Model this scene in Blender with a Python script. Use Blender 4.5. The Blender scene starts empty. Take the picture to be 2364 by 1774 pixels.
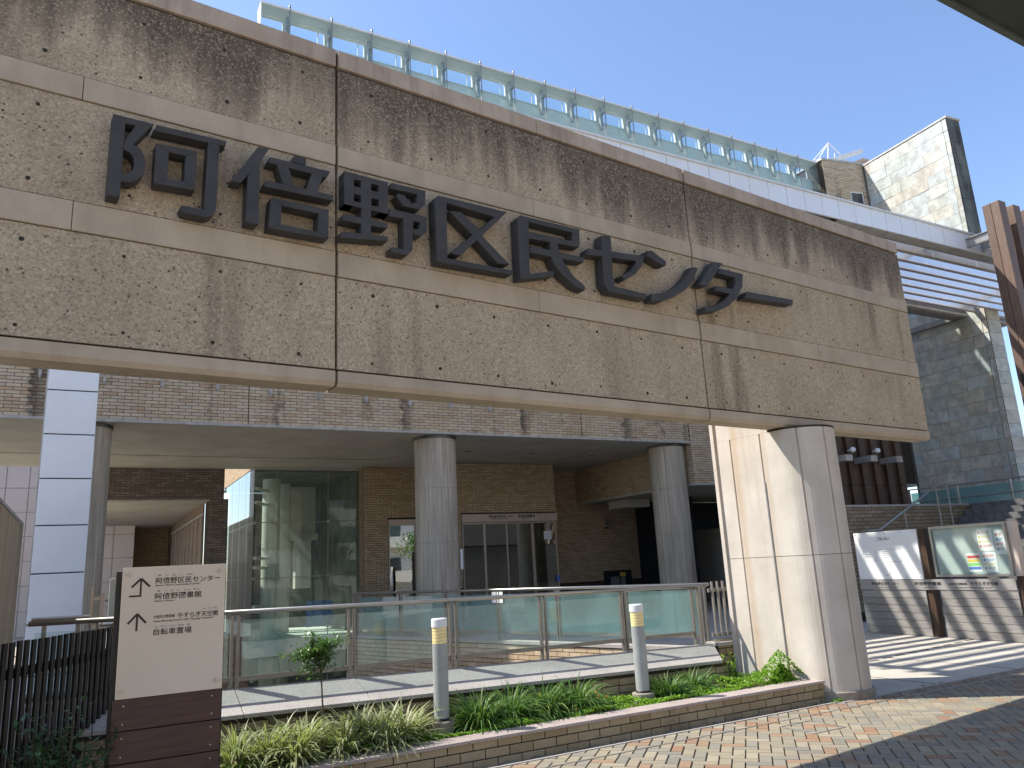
import bpy, math, random
from mathutils import Vector, Matrix
R = math.radians
scene = bpy.context.scene
COL = scene.collection
rng = random.Random(7)

# ---------------------------------------------------------------- camera
CAMROT = Matrix(((0.8790, -0.0650, -0.4724), (-0.4739, -0.2270, -0.8508), (-0.0520, 0.9717, -0.2303)))
def _rot():
    up = Vector((785 - 1182, 6600 + 887, -1776)).normalized()
    f = Vector((0, 0, -1)); fy = (f - up * f.dot(up)).normalized(); rx = fy.cross(up)
    m = Matrix((rx, fy, up))
    s, c = math.sin(R(61)), math.cos(R(61))
    return Matrix(((s, c, 0), (-c, s, 0), (0, 0, 1))) @ m
CAMROT = _rot()
EYE = Vector((0, 0, 1.55))
cam = bpy.data.cameras.new('camera'); camo = bpy.data.objects.new('camera', cam); COL.objects.link(camo)
camo.matrix_world = Matrix.Translation(EYE) @ CAMROT.to_4x4()
cam.sensor_width = 36; cam.lens = 36 * 1776 / 2364; cam.clip_start = .05; cam.clip_end = 900
scene.camera = camo
def proj(p):
    c = CAMROT.transposed() @ (Vector(p) - EYE)
    if c.z > -.05: return (-9999, -9999)
    return (1182 + 1776 * c.x / -c.z, 887 - 1776 * c.y / -c.z)
def in_view(p, m=30):
    x, y = proj(p); return -m < x < 2364 + m and -m < y < 1774 + m

# ---------------------------------------------------------------- world, sun, exposure
SUN_AZ = Vector((-.796, .602)); SUN_EL = R(50.6)
w = bpy.data.worlds.new('World'); scene.world = w; w.use_nodes = True
nt = w.node_tree; nt.nodes.clear()
sky = nt.nodes.new('ShaderNodeTexSky'); sky.sky_type = 'NISHITA'; sky.sun_disc = False
sky.sun_elevation = SUN_EL; sky.sun_rotation = math.atan2(SUN_AZ.x, SUN_AZ.y)
sky.air_density = 1.0; sky.dust_density = .7; sky.ozone_density = 1.6; sky.altitude = 20
bg = nt.nodes.new('ShaderNodeBackground'); bg.inputs[1].default_value = .098
wo = nt.nodes.new('ShaderNodeOutputWorld')
tint = nt.nodes.new('ShaderNodeMixRGB'); tint.blend_type = 'MULTIPLY'; tint.inputs[0].default_value = 1; tint.inputs[2].default_value = (.845, .862, .925, 1)
nt.links.new(sky.outputs[0], tint.inputs[1]); nt.links.new(tint.outputs[0], bg.inputs[0]); nt.links.new(bg.outputs[0], wo.inputs[0])
sl = bpy.data.lights.new('sun', 'SUN'); sl.energy = 2.65; sl.angle = R(.53); sl.color = (1, .955, .88)
so = bpy.data.objects.new('sun', sl); COL.objects.link(so)
sd = Vector((SUN_AZ.x * math.cos(SUN_EL), SUN_AZ.y * math.cos(SUN_EL), math.sin(SUN_EL)))
so.rotation_euler = sd.to_track_quat('Z', 'Y').to_euler(); so.location = sd * 50
scene.view_settings.view_transform = 'Standard'; scene.view_settings.look = 'None'
scene.view_settings.exposure = 1.62; scene.view_settings.gamma = 1
scene.view_settings.use_curve_mapping = False
try:
    scene.cycles.max_bounces = 8; scene.cycles.transparent_max_bounces = 16; scene.cycles.use_denoising = True
    scene.cycles.caustics_reflective = False; scene.cycles.caustics_refractive = False
except Exception: pass

# ---------------------------------------------------------------- materials
class NT:
    def __init__(s, name):
        s.m = bpy.data.materials.new(name); s.m.use_nodes = True; s.t = s.m.node_tree; s.t.nodes.clear()
        s.out = s.n('OutputMaterial')
    def n(s, typ, **kw):
        nd = s.t.nodes.new('ShaderNode' + typ)
        for k, v in kw.items(): setattr(nd, k, v)
        return nd
    def l(s, a, b): s.t.links.new(a, b)
    def math(s, op, a, b=None, c=None, clamp=False):
        nd = s.n('Math', operation=op); nd.use_clamp = clamp
        for i, v in enumerate((a, b, c)):
            if v is None: continue
            if isinstance(v, (int, float)): nd.inputs[i].default_value = v
            else: s.l(v, nd.inputs[i])
        return nd.outputs[0]
    def mix(s, f, a, b, mode='MIX'):
        nd = s.n('MixRGB', blend_type=mode)
        for i, v in enumerate((f, a, b)):
            if isinstance(v, (int, float)): nd.inputs[i].default_value = v
            elif isinstance(v, tuple): nd.inputs[i].default_value = (*v[:3], 1)
            else: s.l(v, nd.inputs[i])
        return nd.outputs[0]
    def pos(s, scale=(1, 1, 1), obj=False, rot=0):
        if obj: src = s.n('TexCoord').outputs['Object']
        else: src = s.n('NewGeometry').outputs['Position']
        mp = s.n('Mapping'); mp.inputs['Scale'].default_value = scale; mp.inputs['Rotation'].default_value = (0, 0, rot)
        s.l(src, mp.inputs[0]); return mp.outputs[0]
    def noise(s, vec, scale=5, detail=4, rough=.55):
        nd = s.n('TexNoise'); nd.inputs['Scale'].default_value = scale; nd.inputs['Detail'].default_value = detail
        nd.inputs['Roughness'].default_value = rough; s.l(vec, nd.inputs['Vector']); return nd.outputs[0]
    def ramp(s, fac, stops):
        nd = s.n('ValToRGB'); cr = nd.color_ramp
        while len(cr.elements) > 1: cr.elements.remove(cr.elements[-1])
        for i, (p, c) in enumerate(stops):
            e = cr.elements[0] if i == 0 else cr.elements.new(p)
            e.position = p; e.color = (*c[:3], 1) if isinstance(c, tuple) else (c, c, c, 1)
        s.l(fac, nd.inputs[0]); return nd.outputs[0]
    def rnd(s):
        a = s.n('Attribute', attribute_name='rnd'); o = s.n('ObjectInfo')
        return s.math('FRACT', s.math('ADD', a.outputs['Fac'], o.outputs['Random']))
    def bsdf(s, col, rough=.8, metal=0, spec=.4, bump=None, bstr=.3, bdist=.01, trans=0):
        b = s.n('BsdfPrincipled')
        for k, v in (('Base Color', col), ('Roughness', rough), ('Metallic', metal), ('Specular IOR Level', spec), ('Transmission Weight', trans)):
            if isinstance(v, (int, float)): b.inputs[k].default_value = v
            elif isinstance(v, tuple): b.inputs[k].default_value = (*v[:3], 1)
            else: s.l(v, b.inputs[k])
        if bump is not None:
            bp = s.n('Bump'); bp.inputs['Strength'].default_value = bstr; bp.inputs['Distance'].default_value = bdist
            s.l(bump, bp.inputs['Height']); s.l(bp.outputs[0], b.inputs['Normal'])
        return b.outputs[0]
    def done(s, sh): s.l(sh, s.out.inputs[0]); return s.m

def simple(name, col, rough=.7, metal=0, spec=.4, var=.12, scale=6, bstr=.15, bscale=60, stretch=(1, 1, 1)):
    t = NT(name); v = t.pos(stretch)
    n1 = t.noise(v, scale, 5); n2 = t.noise(v, bscale, 3)
    dk = tuple(c * (1 - var * 1.6) for c in col); lt = tuple(min(1, c * (1 + var)) for c in col)
    c = t.mix(t.ramp(n1, [(.3, 0.), (.7, 1.)]), dk, lt)
    return t.done(t.bsdf(c, rough, metal, spec, n2, bstr, .004))

def rough_aggregate():
    t = NT('exposed_aggregate_concrete'); P = t.pos(rot=R(-5.83))
    base = t.mix(t.ramp(t.noise(P, 1.3, 6), [(.3, 0.), (.7, 1.)]), (.385, .315, .222), (.48, .40, .29))
    grit = t.noise(P, 75, 6, .8)
    base = t.mix(t.ramp(grit, [(.32, 1.), (.47, 0.)]), base, (.19, .15, .12))
    base = t.mix(t.ramp(t.noise(t.pos((1.3, 1.3, 1.3)), 95, 3), [(.58, 0.), (.68, .8)]), base, (.60, .52, .43))
    pb = t.n('TexVoronoi'); pb.inputs['Scale'].default_value = 78; t.l(P, pb.inputs['Vector']); sc_ = t.n('SeparateXYZ'); t.l(pb.outputs['Color'], sc_.inputs[0])
    base = t.mix(1.0, base, t.ramp(sc_.outputs[0], [(0., (.60, .58, .56)), (.14, (.88, .87, .86)), (.80, (1.05, 1.05, 1.04)), (1., (1.25, 1.24, 1.22))]), 'MULTIPLY')
    vo = t.n('TexVoronoi'); vo.inputs['Scale'].default_value = 21; t.l(P, vo.inputs['Vector'])
    vo.inputs['Randomness'].default_value = 1
    pit = t.math('MULTIPLY', t.ramp(vo.outputs['Distance'], [(.10, 1.), (.22, 0.)]), t.ramp(t.noise(P, 5, 4), [(.45, 0.), (.60, 1.)]))
    base = t.mix(pit, base, (.055, .043, .036))
    # rain streaks that run down from the joint under the coping
    z = t.n('SeparateXYZ'); t.l(t.pos(), z.inputs[0])
    st = t.noise(t.pos((1.0, 1.0, .07)), 2.6, 5, .6)
    st2 = t.noise(t.pos((1.0, 1.0, .10)), 7.5, 4, .6)
    h = t.math('MULTIPLY_ADD', z.outputs[2], 1 / .95, -4.85 / .95, clamp=True)
    f = t.math('SUBTRACT', t.math('ADD', t.math('MULTIPLY', h, .85), t.math('MULTIPLY', st, 1.7)), 1.20)
    big = t.ramp(t.noise(t.pos((1, 1, .3)), .55, 3), [(.3, -.0), (.7, 1.)]); f = t.math('ADD', f, t.math('MULTIPLY_ADD', big, .30, -.15))
    f = t.math('ADD', f, t.math('MULTIPLY', st2, .35))
    f = t.ramp(f, [(.0, 0.), (.22, .62), (.45, .97)])
    gr = t.ramp(grit, [(.4, .75), (.65, 1.)])
    sk = t.ramp(sc_.outputs[1], [(.0, 1.), (.72, .95), (.9, .45)])
    base = t.mix(t.math('MULTIPLY', t.math('MULTIPLY', f, gr), sk), base, (.060, .048, .038))
    low = t.ramp(t.noise(t.pos((1, 1, .12)), 3.1, 4), [(.54, 0.), (.74, .34)])
    base = t.mix(low, base, (.13, .105, .08))
    hgt = t.math('SUBTRACT', t.noise(P, 70, 5, .7), t.math('MULTIPLY', pit, .9))
    return t.done(t.bsdf(base, .93, 0, .2, hgt, .75, .014))

def smooth_concrete(name, c1, c2, stain=(.16, .13, .10), amt=.5, zs=.15, streak=3.0, warm=None):
    t = NT(name); P = t.pos()
    base = t.mix(t.ramp(t.noise(P, 2.2, 7, .6), [(.3, 0.), (.7, 1.)]), c1, c2)
    base = t.mix(t.ramp(t.noise(P, 38, 3), [(.62, 0.), (.8, .25)]), base, tuple(x * .5 for x in c1))
    st = t.ramp(t.noise(t.pos((1, 1, zs)), streak, 5, .65), [(.48, 0.), (.78, amt)])
    base = t.mix(st, base, stain)
    if warm:                                    # rust-brown weeping beside the grooves
        dp = t.n('VectorMath', operation='DOT_PRODUCT'); t.l(t.pos(), dp.inputs[0]); dp.inputs[1].default_value = (-.1016, .9948, 0)
        for (c_, w_, a_) in warm:
            q = t.math('ABSOLUTE', t.math('SUBTRACT', dp.outputs['Value'], c_))
            k = t.ramp(t.math('ADD', t.math('DIVIDE', q, w_), t.math('MULTIPLY_ADD', t.noise(t.pos((1, 1, .5)), 7, 4, .7), 1.2, -.6)), [(.15, a_), (.95, 0.)])
            base = t.mix(k, base, (.42, .27, .13))
    vo = t.n('TexVoronoi'); vo.inputs['Scale'].default_value = 17; t.l(P, vo.inputs['Vector'])
    pit = t.ramp(vo.outputs['Distance'], [(.03, .6), (.06, 0.)]); base = t.mix(pit, base, tuple(x * .35 for x in c1))
    h = t.math('ADD', t.noise(P, 30, 5, .6), t.math('MULTIPLY', t.noise(P, 3, 2), .6))
    return t.done(t.bsdf(base, .85, 0, .3, h, .25, .006))

def board_concrete(name, c1, c2):
    t = NT(name); P = t.pos((1, 1, .025))
    n = t.noise(P, 22, 5, .7); n2 = t.noise(t.pos((1, 1, .3)), 1.6, 5)
    base = t.mix(t.ramp(n, [(.33, 0.), (.67, 1.)]), c1, c2)
    base = t.mix(t.ramp(n2, [(.42, 0.), (.75, .5)]), base, tuple(x * .45 for x in c1))
    return t.done(t.bsdf(base, .88, 0, .25, n, .5, .01))

def brick_mat(name, pal, dirt=(.07, .06, .05), stains=0, rough=.75, sc=1.0, spout=0):
    t = NT(name); P = t.pos(); r = t.rnd()
    stops = [(i / len(pal), c) for i, c in enumerate(pal)]
    rp = t.n('ValToRGB'); rp.color_ramp.interpolation = 'CONSTANT'
    cr = rp.color_ramp
    while len(cr.elements) > 1: cr.elements.remove(cr.elements[-1])
    for i, (p, c) in enumerate(stops):
        e = cr.elements[0] if i == 0 else cr.elements.new(p); e.position = p; e.color = (*c, 1)
    t.l(r, rp.inputs[0]); base = rp.outputs[0]
    base = t.mix(t.ramp(t.noise(P, 9, 5), [(.3, 0.), (.7, .35)]), base, tuple(x * .55 for x in pal[0]))
    base = t.mix(t.ramp(t.noise(P, 80, 3), [(.35, .35), (.6, 0.)]), base, tuple(x * .5 for x in pal[0]))
    if stains:
        s1 = t.noise(t.pos((1, 1, .14)), 1.15, 4, .6)
        s2 = t.noise(t.pos((1, 1, .8)), 6, 4, .7)
        f = t.ramp(t.math('ADD', s1, t.math('MULTIPLY', t.math('SUBTRACT', s2, .5), .35)), [(.60, 0.), (.70, stains)])
        base = t.mix(f, base, dirt)
        s3 = t.noise(t.pos((1, 1, .4), rot=.5), .7, 4)
        base = t.mix(t.ramp(s3, [(.60, 0.), (.72, .4)]), base, (.42, .40, .38))
    if spout:                                   # black streaks hanging from the drain spouts
        sp = t.n('SeparateXYZ'); t.l(t.pos(), sp.inputs[0])
        q = t.math('ABSOLUTE', t.math('SUBTRACT', t.math('FRACT', t.math('MULTIPLY_ADD', sp.outputs[0], 1 / 1.093, 1.44)), .5))
        nz = t.noise(t.pos((1, 1, 1.2)), 5, 4, .7); pick = t.ramp(t.noise(t.pos((1, .01, .01)), .9, 1), [(.50, 0.), (.60, 1.)])
        g = t.math('SUBTRACT', t.math('ADD', nz, .12), t.math('MULTIPLY', q, 2.2))
        base = t.mix(t.math('MULTIPLY', t.ramp(g, [(.22, 0.), (.38, .85)]), pick), base, (.045, .040, .034))
    return t.done(t.bsdf(base, rough, 0, .3, t.noise(P, 55, 4), .35, .004))

def paver_mat():
    t = NT('concrete_paver'); P = t.pos(); r = t.rnd()
    rp = t.n('ValToRGB'); cr = rp.color_ramp; cr.interpolation = 'CONSTANT'
    pal = [(0, (.295, .25, .17)), (.30, (.27, .235, .165)), (.50, (.235, .218, .17)), (.66, (.20, .188, .15)), (.72, (.33, .285, .20)), (.82, (.275, .155, .088)), (.90, (.30, .19, .11))]
    for i, (p, c) in enumerate(pal):
        e = cr.elements[i] if i < 2 else cr.elements.new(p); e.position = p; e.color = (*c, 1)
    t.l(r, rp.inputs[0]); base = rp.outputs[0]
    base = t.mix(t.ramp(t.noise(P, 140, 3), [(.4, .3), (.6, 0.)]), base, (.12, .11, .10))
    base = t.mix(t.ramp(t.noise(P, 1.4, 5), [(.42, 0.), (.72, .38)]), base, (.17, .145, .12))
    base = t.mix(t.ramp(t.noise(P, 12, 3), [(.66, 0.), (.74, .4)]), base, (.09, .08, .07))
    return t.done(t.bsdf(base, .85, 0, .3, t.noise(P, 160, 3), .3, .003))

def speckle(name, c1, c2, c3, sc=220, rough=.55):
    t = NT(name); P = t.pos()
    n = t.noise(P, sc, 2, .8); b = t.mix(t.ramp(n, [(.40, 0.), (.5, 1.)]), c1, c2)
    b = t.mix(t.ramp(t.noise(P, sc * .7, 2), [(.58, 0.), (.64, 1.)]), b, c3)
    b = t.mix(t.ramp(t.noise(P, 2.2, 5), [(.45, 0.), (.75, .35)]), b, tuple(x * .5 for x in c1))
    return t.done(t.bsdf(b, rough, 0, .45, n, .08, .002))

def slate_mat():
    t = NT('slate_tile'); r = t.rnd(); P = t.pos()
    rp = t.n('ValToRGB'); cr = rp.color_ramp; cr.interpolation = 'CONSTANT'
    pal = [(0, (.45, .49, .44)), (.14, (.49, .50, .43)), (.28, (.54, .52, .44)), (.42, (.47, .52, .50)), (.55, (.58, .56, .48)), (.68, (.43, .46, .43)), (.78, (.50, .46, .38)), (.88, (.52, .56, .54))]
    for i, (p, c) in enumerate(pal):
        e = cr.elements[i] if i < 2 else cr.elements.new(p); e.position = p; e.color = (*c, 1)
    t.l(r, rp.inputs[0]); base = rp.outputs[0]
    off = t.n('VectorMath', operation='MULTIPLY_ADD'); t.l(P, off.inputs[0]); off.inputs[1].default_value = (1, 1, 1)
    cb = t.n('CombineXYZ'); t.l(t.math('MULTIPLY', r, 37.), cb.inputs[0]); t.l(t.math('MULTIPLY', r, 91.), cb.inputs[1]); t.l(cb.outputs[0], off.inputs[2])
    n = t.noise(off.outputs[0], 3.2, 7, .65); n2 = t.noise(off.outputs[0], 14, 4)
    base = t.mix(t.ramp(n, [(.40, 0.), (.62, .55)]), base, (.22, .20, .17))
    base = t.mix(t.ramp(n2, [(.58, 0.), (.70, .45)]), base, (.50, .46, .38))
    return t.done(t.bsdf(base, .5, 0, .4, n, .6, .03))

def wood(name, c1, c2, axis='x', rough=.6, gs=14, var=.35):
    t = NT(name); st = {'x': (.06, 1, 1), 'y': (1, .06, 1), 'z': (1, 1, .06)}[axis]; P = t.pos(st); r = t.rnd()
    off = t.n('VectorMath', operation='ADD'); t.l(P, off.inputs[0]); cb = t.n('CombineXYZ')
    t.l(t.math('MULTIPLY', r, 17.), cb.inputs[2]); t.l(cb.outputs[0], off.inputs[1])
    n = t.noise(off.outputs[0], gs * 4, 5, .7)
    b = t.mix(t.ramp(n, [(.3, 0.), (.7, 1.)]), c1, c2)
    b = t.mix(t.math('MULTIPLY', r, var), b, tuple(x * .4 for x in c1))
    b = t.mix(t.ramp(t.noise(t.pos(), 1.8, 5), [(.5, 0.), (.75, .4)]), b, tuple(x * .45 for x in c1))
    return t.done(t.bsdf(b, rough, 0, .35, n, .4, .004))

def glass(name, tint, refl=1.0, haze=.0, hazecol=(.5, .62, .6), rough=.0, ior=1.5, dust=0., wob=.03):
    t = NT(name)
    tr = t.n('BsdfTransparent'); tr.inputs[0].default_value = (*tint, 1)
    gl = t.n('BsdfGlossy'); gl.inputs['Roughness'].default_value = rough; gl.inputs[0].default_value = (.95, 1, .98, 1)
    ge = t.n('NewGeometry'); dt = t.n('VectorMath', operation='DOT_PRODUCT'); t.l(ge.outputs['Normal'], dt.inputs[0]); t.l(ge.outputs['Incoming'], dt.inputs[1])
    om = t.math('SUBTRACT', 1.0, t.math('ABSOLUTE', dt.outputs['Value']), clamp=True); f0 = ((ior - 1) / (ior + 1)) ** 2
    frv = t.math('MULTIPLY_ADD', t.math('POWER', om, 5.0), 1 - f0, f0)
    bp = t.n('Bump'); bp.inputs['Strength'].default_value = wob; bp.inputs['Distance'].default_value = .02
    t.l(t.noise(t.pos(), 1.2, 2), bp.inputs['Height']); t.l(bp.outputs[0], gl.inputs['Normal'])
    df = t.n('BsdfDiffuse'); df.inputs[0].default_value = (*hazecol, 1)
    tl = t.n('BsdfTranslucent'); tl.inputs[0].default_value = (*hazecol, 1)
    ad = t.n('MixShader'); ad.inputs[0].default_value = .5; t.l(df.outputs[0], ad.inputs[1]); t.l(tl.outputs[0], ad.inputs[2])
    m0 = t.n('MixShader')
    front = t.math('SUBTRACT', 1.0, ge.outputs['Backfacing'])
    hz = t.math('MULTIPLY', front, t.math('MULTIPLY_ADD', t.ramp(t.noise(t.pos((1, 1, .5)), 1.7, 5), [(.3, 0.), (.75, 1.)]), dust, haze))
    t.l(hz, m0.inputs[0]); t.l(tr.outputs[0], m0.inputs[1]); t.l(ad.outputs[0], m0.inputs[2])
    m1 = t.n('MixShader'); t.l(t.math('MULTIPLY', front, t.math('MULTIPLY', frv, refl, clamp=True)), m1.inputs[0])
    t.l(m0.outputs[0], m1.inputs[1]); t.l(gl.outputs[0], m1.inputs[2])
    return t.done(m1.outputs[0])

def leaf_mat(name, pal, rough=.45, stripe=None):
    t = NT(name); r = t.rnd()
    c = t.ramp(r, [(i / max(1, len(pal) - 1), p) for i, p in enumerate(pal)])
    if stripe is not None:
        a = t.n('Attribute', attribute_name='edge'); c = t.mix(t.ramp(a.outputs['Fac'], [(.35, 0.), (.6, 1.)]), c, stripe)
    c = t.mix(t.ramp(t.noise(t.pos(), 9, 3), [(.35, .25), (.6, 0.)]), c, tuple(x * .5 for x in pal[0]))
    b = t.bsdf(c, rough, 0, .4)
    tl = t.n('BsdfTranslucent'); t.l(t.mix(1.0, c, (1.3, 1.5, .7), 'MULTIPLY'), tl.inputs[0])
    m = t.n('MixShader'); m.inputs[0].default_value = .28; t.l(b, m.inputs[1]); t.l(tl.outputs[0], m.inputs[2])
    return t.done(m.outputs[0])

MT = {}
MT['agg'] = rough_aggregate()
MT['band'] = smooth_concrete('smooth_band_concrete', (.36, .30, .225), (.45, .38, .29), (.24, .19, .135), .45, .3, 4)
MT['cap'] = smooth_concrete('coping_concrete', (.34, .27, .21), (.45, .37, .29), (.13, .095, .07), .7, .12, 5)
MT['joint'] = simple('dark_joint', (.035, .028, .022), .95)
MT['litter'] = simple('dry_leaf', (.30, .19, .08), .8, var=.4)
MT['pillar'] = smooth_concrete('pale_pillar_concrete', (.46, .41, .345), (.59, .535, .465), (.36, .29, .20), .55, .05, 5, [(6.16, .08, .42), (5.74, .05, .25)])
MT['plinth'] = smooth_concrete('plinth_concrete', (.22, .19, .15), (.34, .30, .25), (.08, .07, .05), .6, .5, 6)
MT['stain'] = simple('rust_brown_groove', (.27, .21, .15), .95, var=.3)
MT['column'] = board_concrete('board_marked_concrete', (.33, .275, .205), (.60, .53, .43))
MT['letter'] = simple('dark_grey_metal_letter', (.052, .052, .052), .6, .0, .25, var=.12, bscale=140, bstr=.2)
MT['brick'] = brick_mat('buff_facade_brick', [(.66, .53, .37), (.72, .59, .43), (.61, .48, .32), (.69, .56, .40), (.63, .52, .40), (.56, .40, .26)], stains=.7, spout=1)
MT['brickw'] = brick_mat('tan_wall_brick', [(.56, .43, .28), (.62, .48, .32), (.50, .37, .23), (.64, .50, .35), (.57, .43, .28)])
MT['brickp'] = brick_mat('planter_brick', [(.38, .29, .17), (.43, .34, .21), (.33, .25, .145), (.40, .315, .195)], stains=.35, sc=2)
MT['brickm'] = brick_mat('mossy_brick', [(.30, .24, .16), (.36, .29, .20), (.26, .21, .14)], dirt=(.055, .065, .03), stains=.8)
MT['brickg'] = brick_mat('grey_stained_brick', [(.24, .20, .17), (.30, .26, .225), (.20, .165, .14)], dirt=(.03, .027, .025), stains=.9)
MT['mortar'] = simple('dark_mortar', (.06, .045, .033), .95, scale=12)
MT['paver'] = paver_mat()
MT['sand'] = simple('joint_sand', (.12, .10, .08), .95, scale=20)
MT['slab'] = speckle('washed_concrete_paving', (.42, .385, .325), (.50, .46, .39), (.33, .305, .26), 160, .85)
MT['ground'] = simple('asphalt_ground', (.06, .06, .06), .9)
MT['graniteg'] = speckle('grey_granite', (.32, .295, .265), (.42, .39, .355), (.12, .11, .105), 190, .6)
MT['granitep'] = speckle('pink_granite', (.34, .27, .24), (.46, .385, .35), (.17, .13, .12), 210, .5)
MT['steel'] = simple('brushed_steel', (.42, .40, .365), .32, .85, .5, var=.06)
MT['rail'] = simple('bronzed_steel', (.24, .225, .20), .4, .55, .5, var=.1)
MT['steeld'] = simple('dull_steel', (.33, .315, .29), .45, .6, .5, var=.12)
MT['white'] = simple('white_panel', (.80, .82, .84), .45, .0, .5, var=.03, scale=1.5, bstr=.03)
MT['lensring'] = simple('amber_lens_ring', (.70, .55, .26), .4, var=.05)
MT['whitep'] = simple('white_paint', (.72, .73, .72), .5, var=.04)
MT['pink'] = simple('pale_mauve_panel', (.80, .73, .71), .5, var=.04, scale=1)
MT['boxgrey'] = simple('grey_painted_metal', (.33, .345, .33), .5, var=.06)
MT['soffit'] = simple('painted_soffit', (.50, .46, .39), .75, var=.10, scale=1.2, bstr=.05)
MT['trim'] = simple('pale_edge_trim', (.46, .44, .41), .7, var=.15)
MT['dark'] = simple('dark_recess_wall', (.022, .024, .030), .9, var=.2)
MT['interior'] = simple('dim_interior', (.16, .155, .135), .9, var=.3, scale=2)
MT['bronze'] = simple('bronze_aluminium', (.56, .46, .38), .4, .2, .5, var=.06)
MT['louvre'] = simple('polished_louvre', (.95, .96, .98), .28, .55, .5, var=.03)
MT['louvreb'] = simple('louvre_underside', (.44, .37, .33), .6, var=.08)
MT['edgebeam'] = simple('grey_edge_beam', (.21, .20, .19), .7, var=.15)
MT['slate'] = slate_mat()
MT['slatej'] = simple('slate_joint', (.10, .10, .09), .9)
MT['slateside'] = simple('stained_slate_edge', (.11, .115, .10), .7, var=.6, scale=2.2, stretch=(1, 1, .3))
MT['woodd'] = wood('dark_stained_timber', (.035, .020, .012), (.105, .060, .036), 'z', .55)
MT['woodp'] = wood('pergola_timber', (.105, .062, .042), (.20, .13, .092), 'z', .55)
MT['woodt'] = wood('red_brown_board', (.070, .034, .024), (.135, .070, .050), 'x', .5)
MT['woodg'] = wood('weathered_grey_board', (.20, .185, .165), (.36, .34, .31), 'y', .75)
MT['slatb'] = simple('black_brown_slat', (.016, .011, .010), .45, var=.3)
MT['panel'] = simple('beige_gloss_panel', (.66, .55, .415), .10, .0, .25, var=.03, scale=1, bstr=0)
MT['print'] = simple('black_print', (.012, .010, .010), .5)
MT['printbrown'] = simple('brown_print', (.03, .014, .012), .5)
MT['printg'] = simple('grey_print', (.22, .22, .22), .6)
MT['sign'] = simple('white_enamel_sign', (.78, .78, .75), .3, var=.02, scale=1)
MT['board'] = simple('pale_green_pinboard', (.44, .48, .45), .7, var=.04)
MT['band2'] = simple('grey_aluminium_band', (.36, .335, .31), .4, .3, var=.04)
MT['red'] = simple('red_print', (.65, .10, .08), .6); MT['yellow'] = simple('yellow_print', (.75, .55, .10), .6)
MT['green'] = simple('green_print', (.25, .6, .15), .6); MT['blue'] = simple('blue_print', (.10, .20, .55), .6)
MT['orange'] = simple('orange_print', (.8, .35, .25), .6); MT['paper'] = simple('white_paper', (.75, .75, .72), .7, var=.02)
MT['grail'] = glass('railing_glass', (.92, .975, .965), 1.5, .03, (.36, .62, .59), .0, 1.5, .16)
MT['grear'] = glass('hazy_rear_railing_glass', (.85, .95, .93), 1.4, .30, (.34, .56, .54), .0, 1.5, .30)
MT['gcurt'] = glass('curtain_wall_glass', (.90, .96, .93), 1.15, .09, (.62, .76, .70), 0, 1.5, .06, .01)
MT['gdoor'] = glass('door_glass', (.65, .68, .66), 11, 0, (.3, .3, .3), 0, 1.5)
MT['gsky'] = glass('roof_screen_glass', (.90, .975, .98), .6, .15, (.78, .92, .90), .0, 1.45, .04, .0)
MT['gcase'] = glass('display_case_glass', (.93, .96, .95), .8)
MT['gfrost'] = glass('frosted_rail_glass', (.5, .7, .7), 1.0, .55, (.30, .46, .47), .1)
MT['lens'] = None
t = NT('amber_lens'); MT['lens'] = t.done(t.bsdf((.86, .70, .34), .3, 0, .5, t.noise(t.pos(), 8, 2), .1, .004))
MT['soil'] = simple('planter_soil', (.05, .037, .024), .95, scale=20, bscale=40, bstr=.8)
MT['stepdark'] = simple('dark_step_stone', (.13, .125, .12), .8, scale=8, var=.25)
MT['grassd'] = leaf_mat('dark_strap_leaf', [(.045, .11, .022), (.08, .17, .034), (.12, .22, .05), (.21, .26, .08)])
MT['grassv'] = leaf_mat('variegated_strap_leaf', [(.10, .16, .05), (.16, .21, .075), (.22, .24, .10)], stripe=(.66, .62, .38))
MT['sedum'] = leaf_mat('stonecrop_leaf', [(.14, .27, .025), (.23, .40, .04), (.33, .50, .07)])
MT['leaf'] = leaf_mat('small_tree_leaf', [(.04, .10, .02), (.08, .16, .03), (.12, .21, .045)], .3)
MT['shade'] = leaf_mat('dark_glossy_leaf', [(.03, .08, .025), (.05, .12, .035), (.08, .17, .045)], .3)
MT['fern'] = leaf_mat('fern_leaf', [(.05, .10, .03), (.09, .13, .04), (.14, .12, .04)])
MT['flower'] = simple('orange_flower', (.8, .28, .03), .6)
MT['bark'] = simple('thin_bark', (.10, .08, .055), .9, scale=30)
MT['cornertrim'] = simple('dark_green_trim', (.06, .075, .06), .6)
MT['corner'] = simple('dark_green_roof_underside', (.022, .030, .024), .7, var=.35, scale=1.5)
MT['tanwall'] = board_concrete('tan_boarded_concrete', (.36, .28, .18), (.55, .45, .32))
MT['street'] = simple('buff_street_paving', (.42, .355, .28), .85, scale=3)
MT['render'] = simple('pale_render', (.70, .66, .60), .8, var=.06)
MT['wglass'] = simple('dark_window_glass', (.05, .06, .07), .08, 0, .6, var=.1)
MT['brickfar'] = simple('brick_fill', (.30, .22, .16), .85, scale=14, var=.25)

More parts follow.
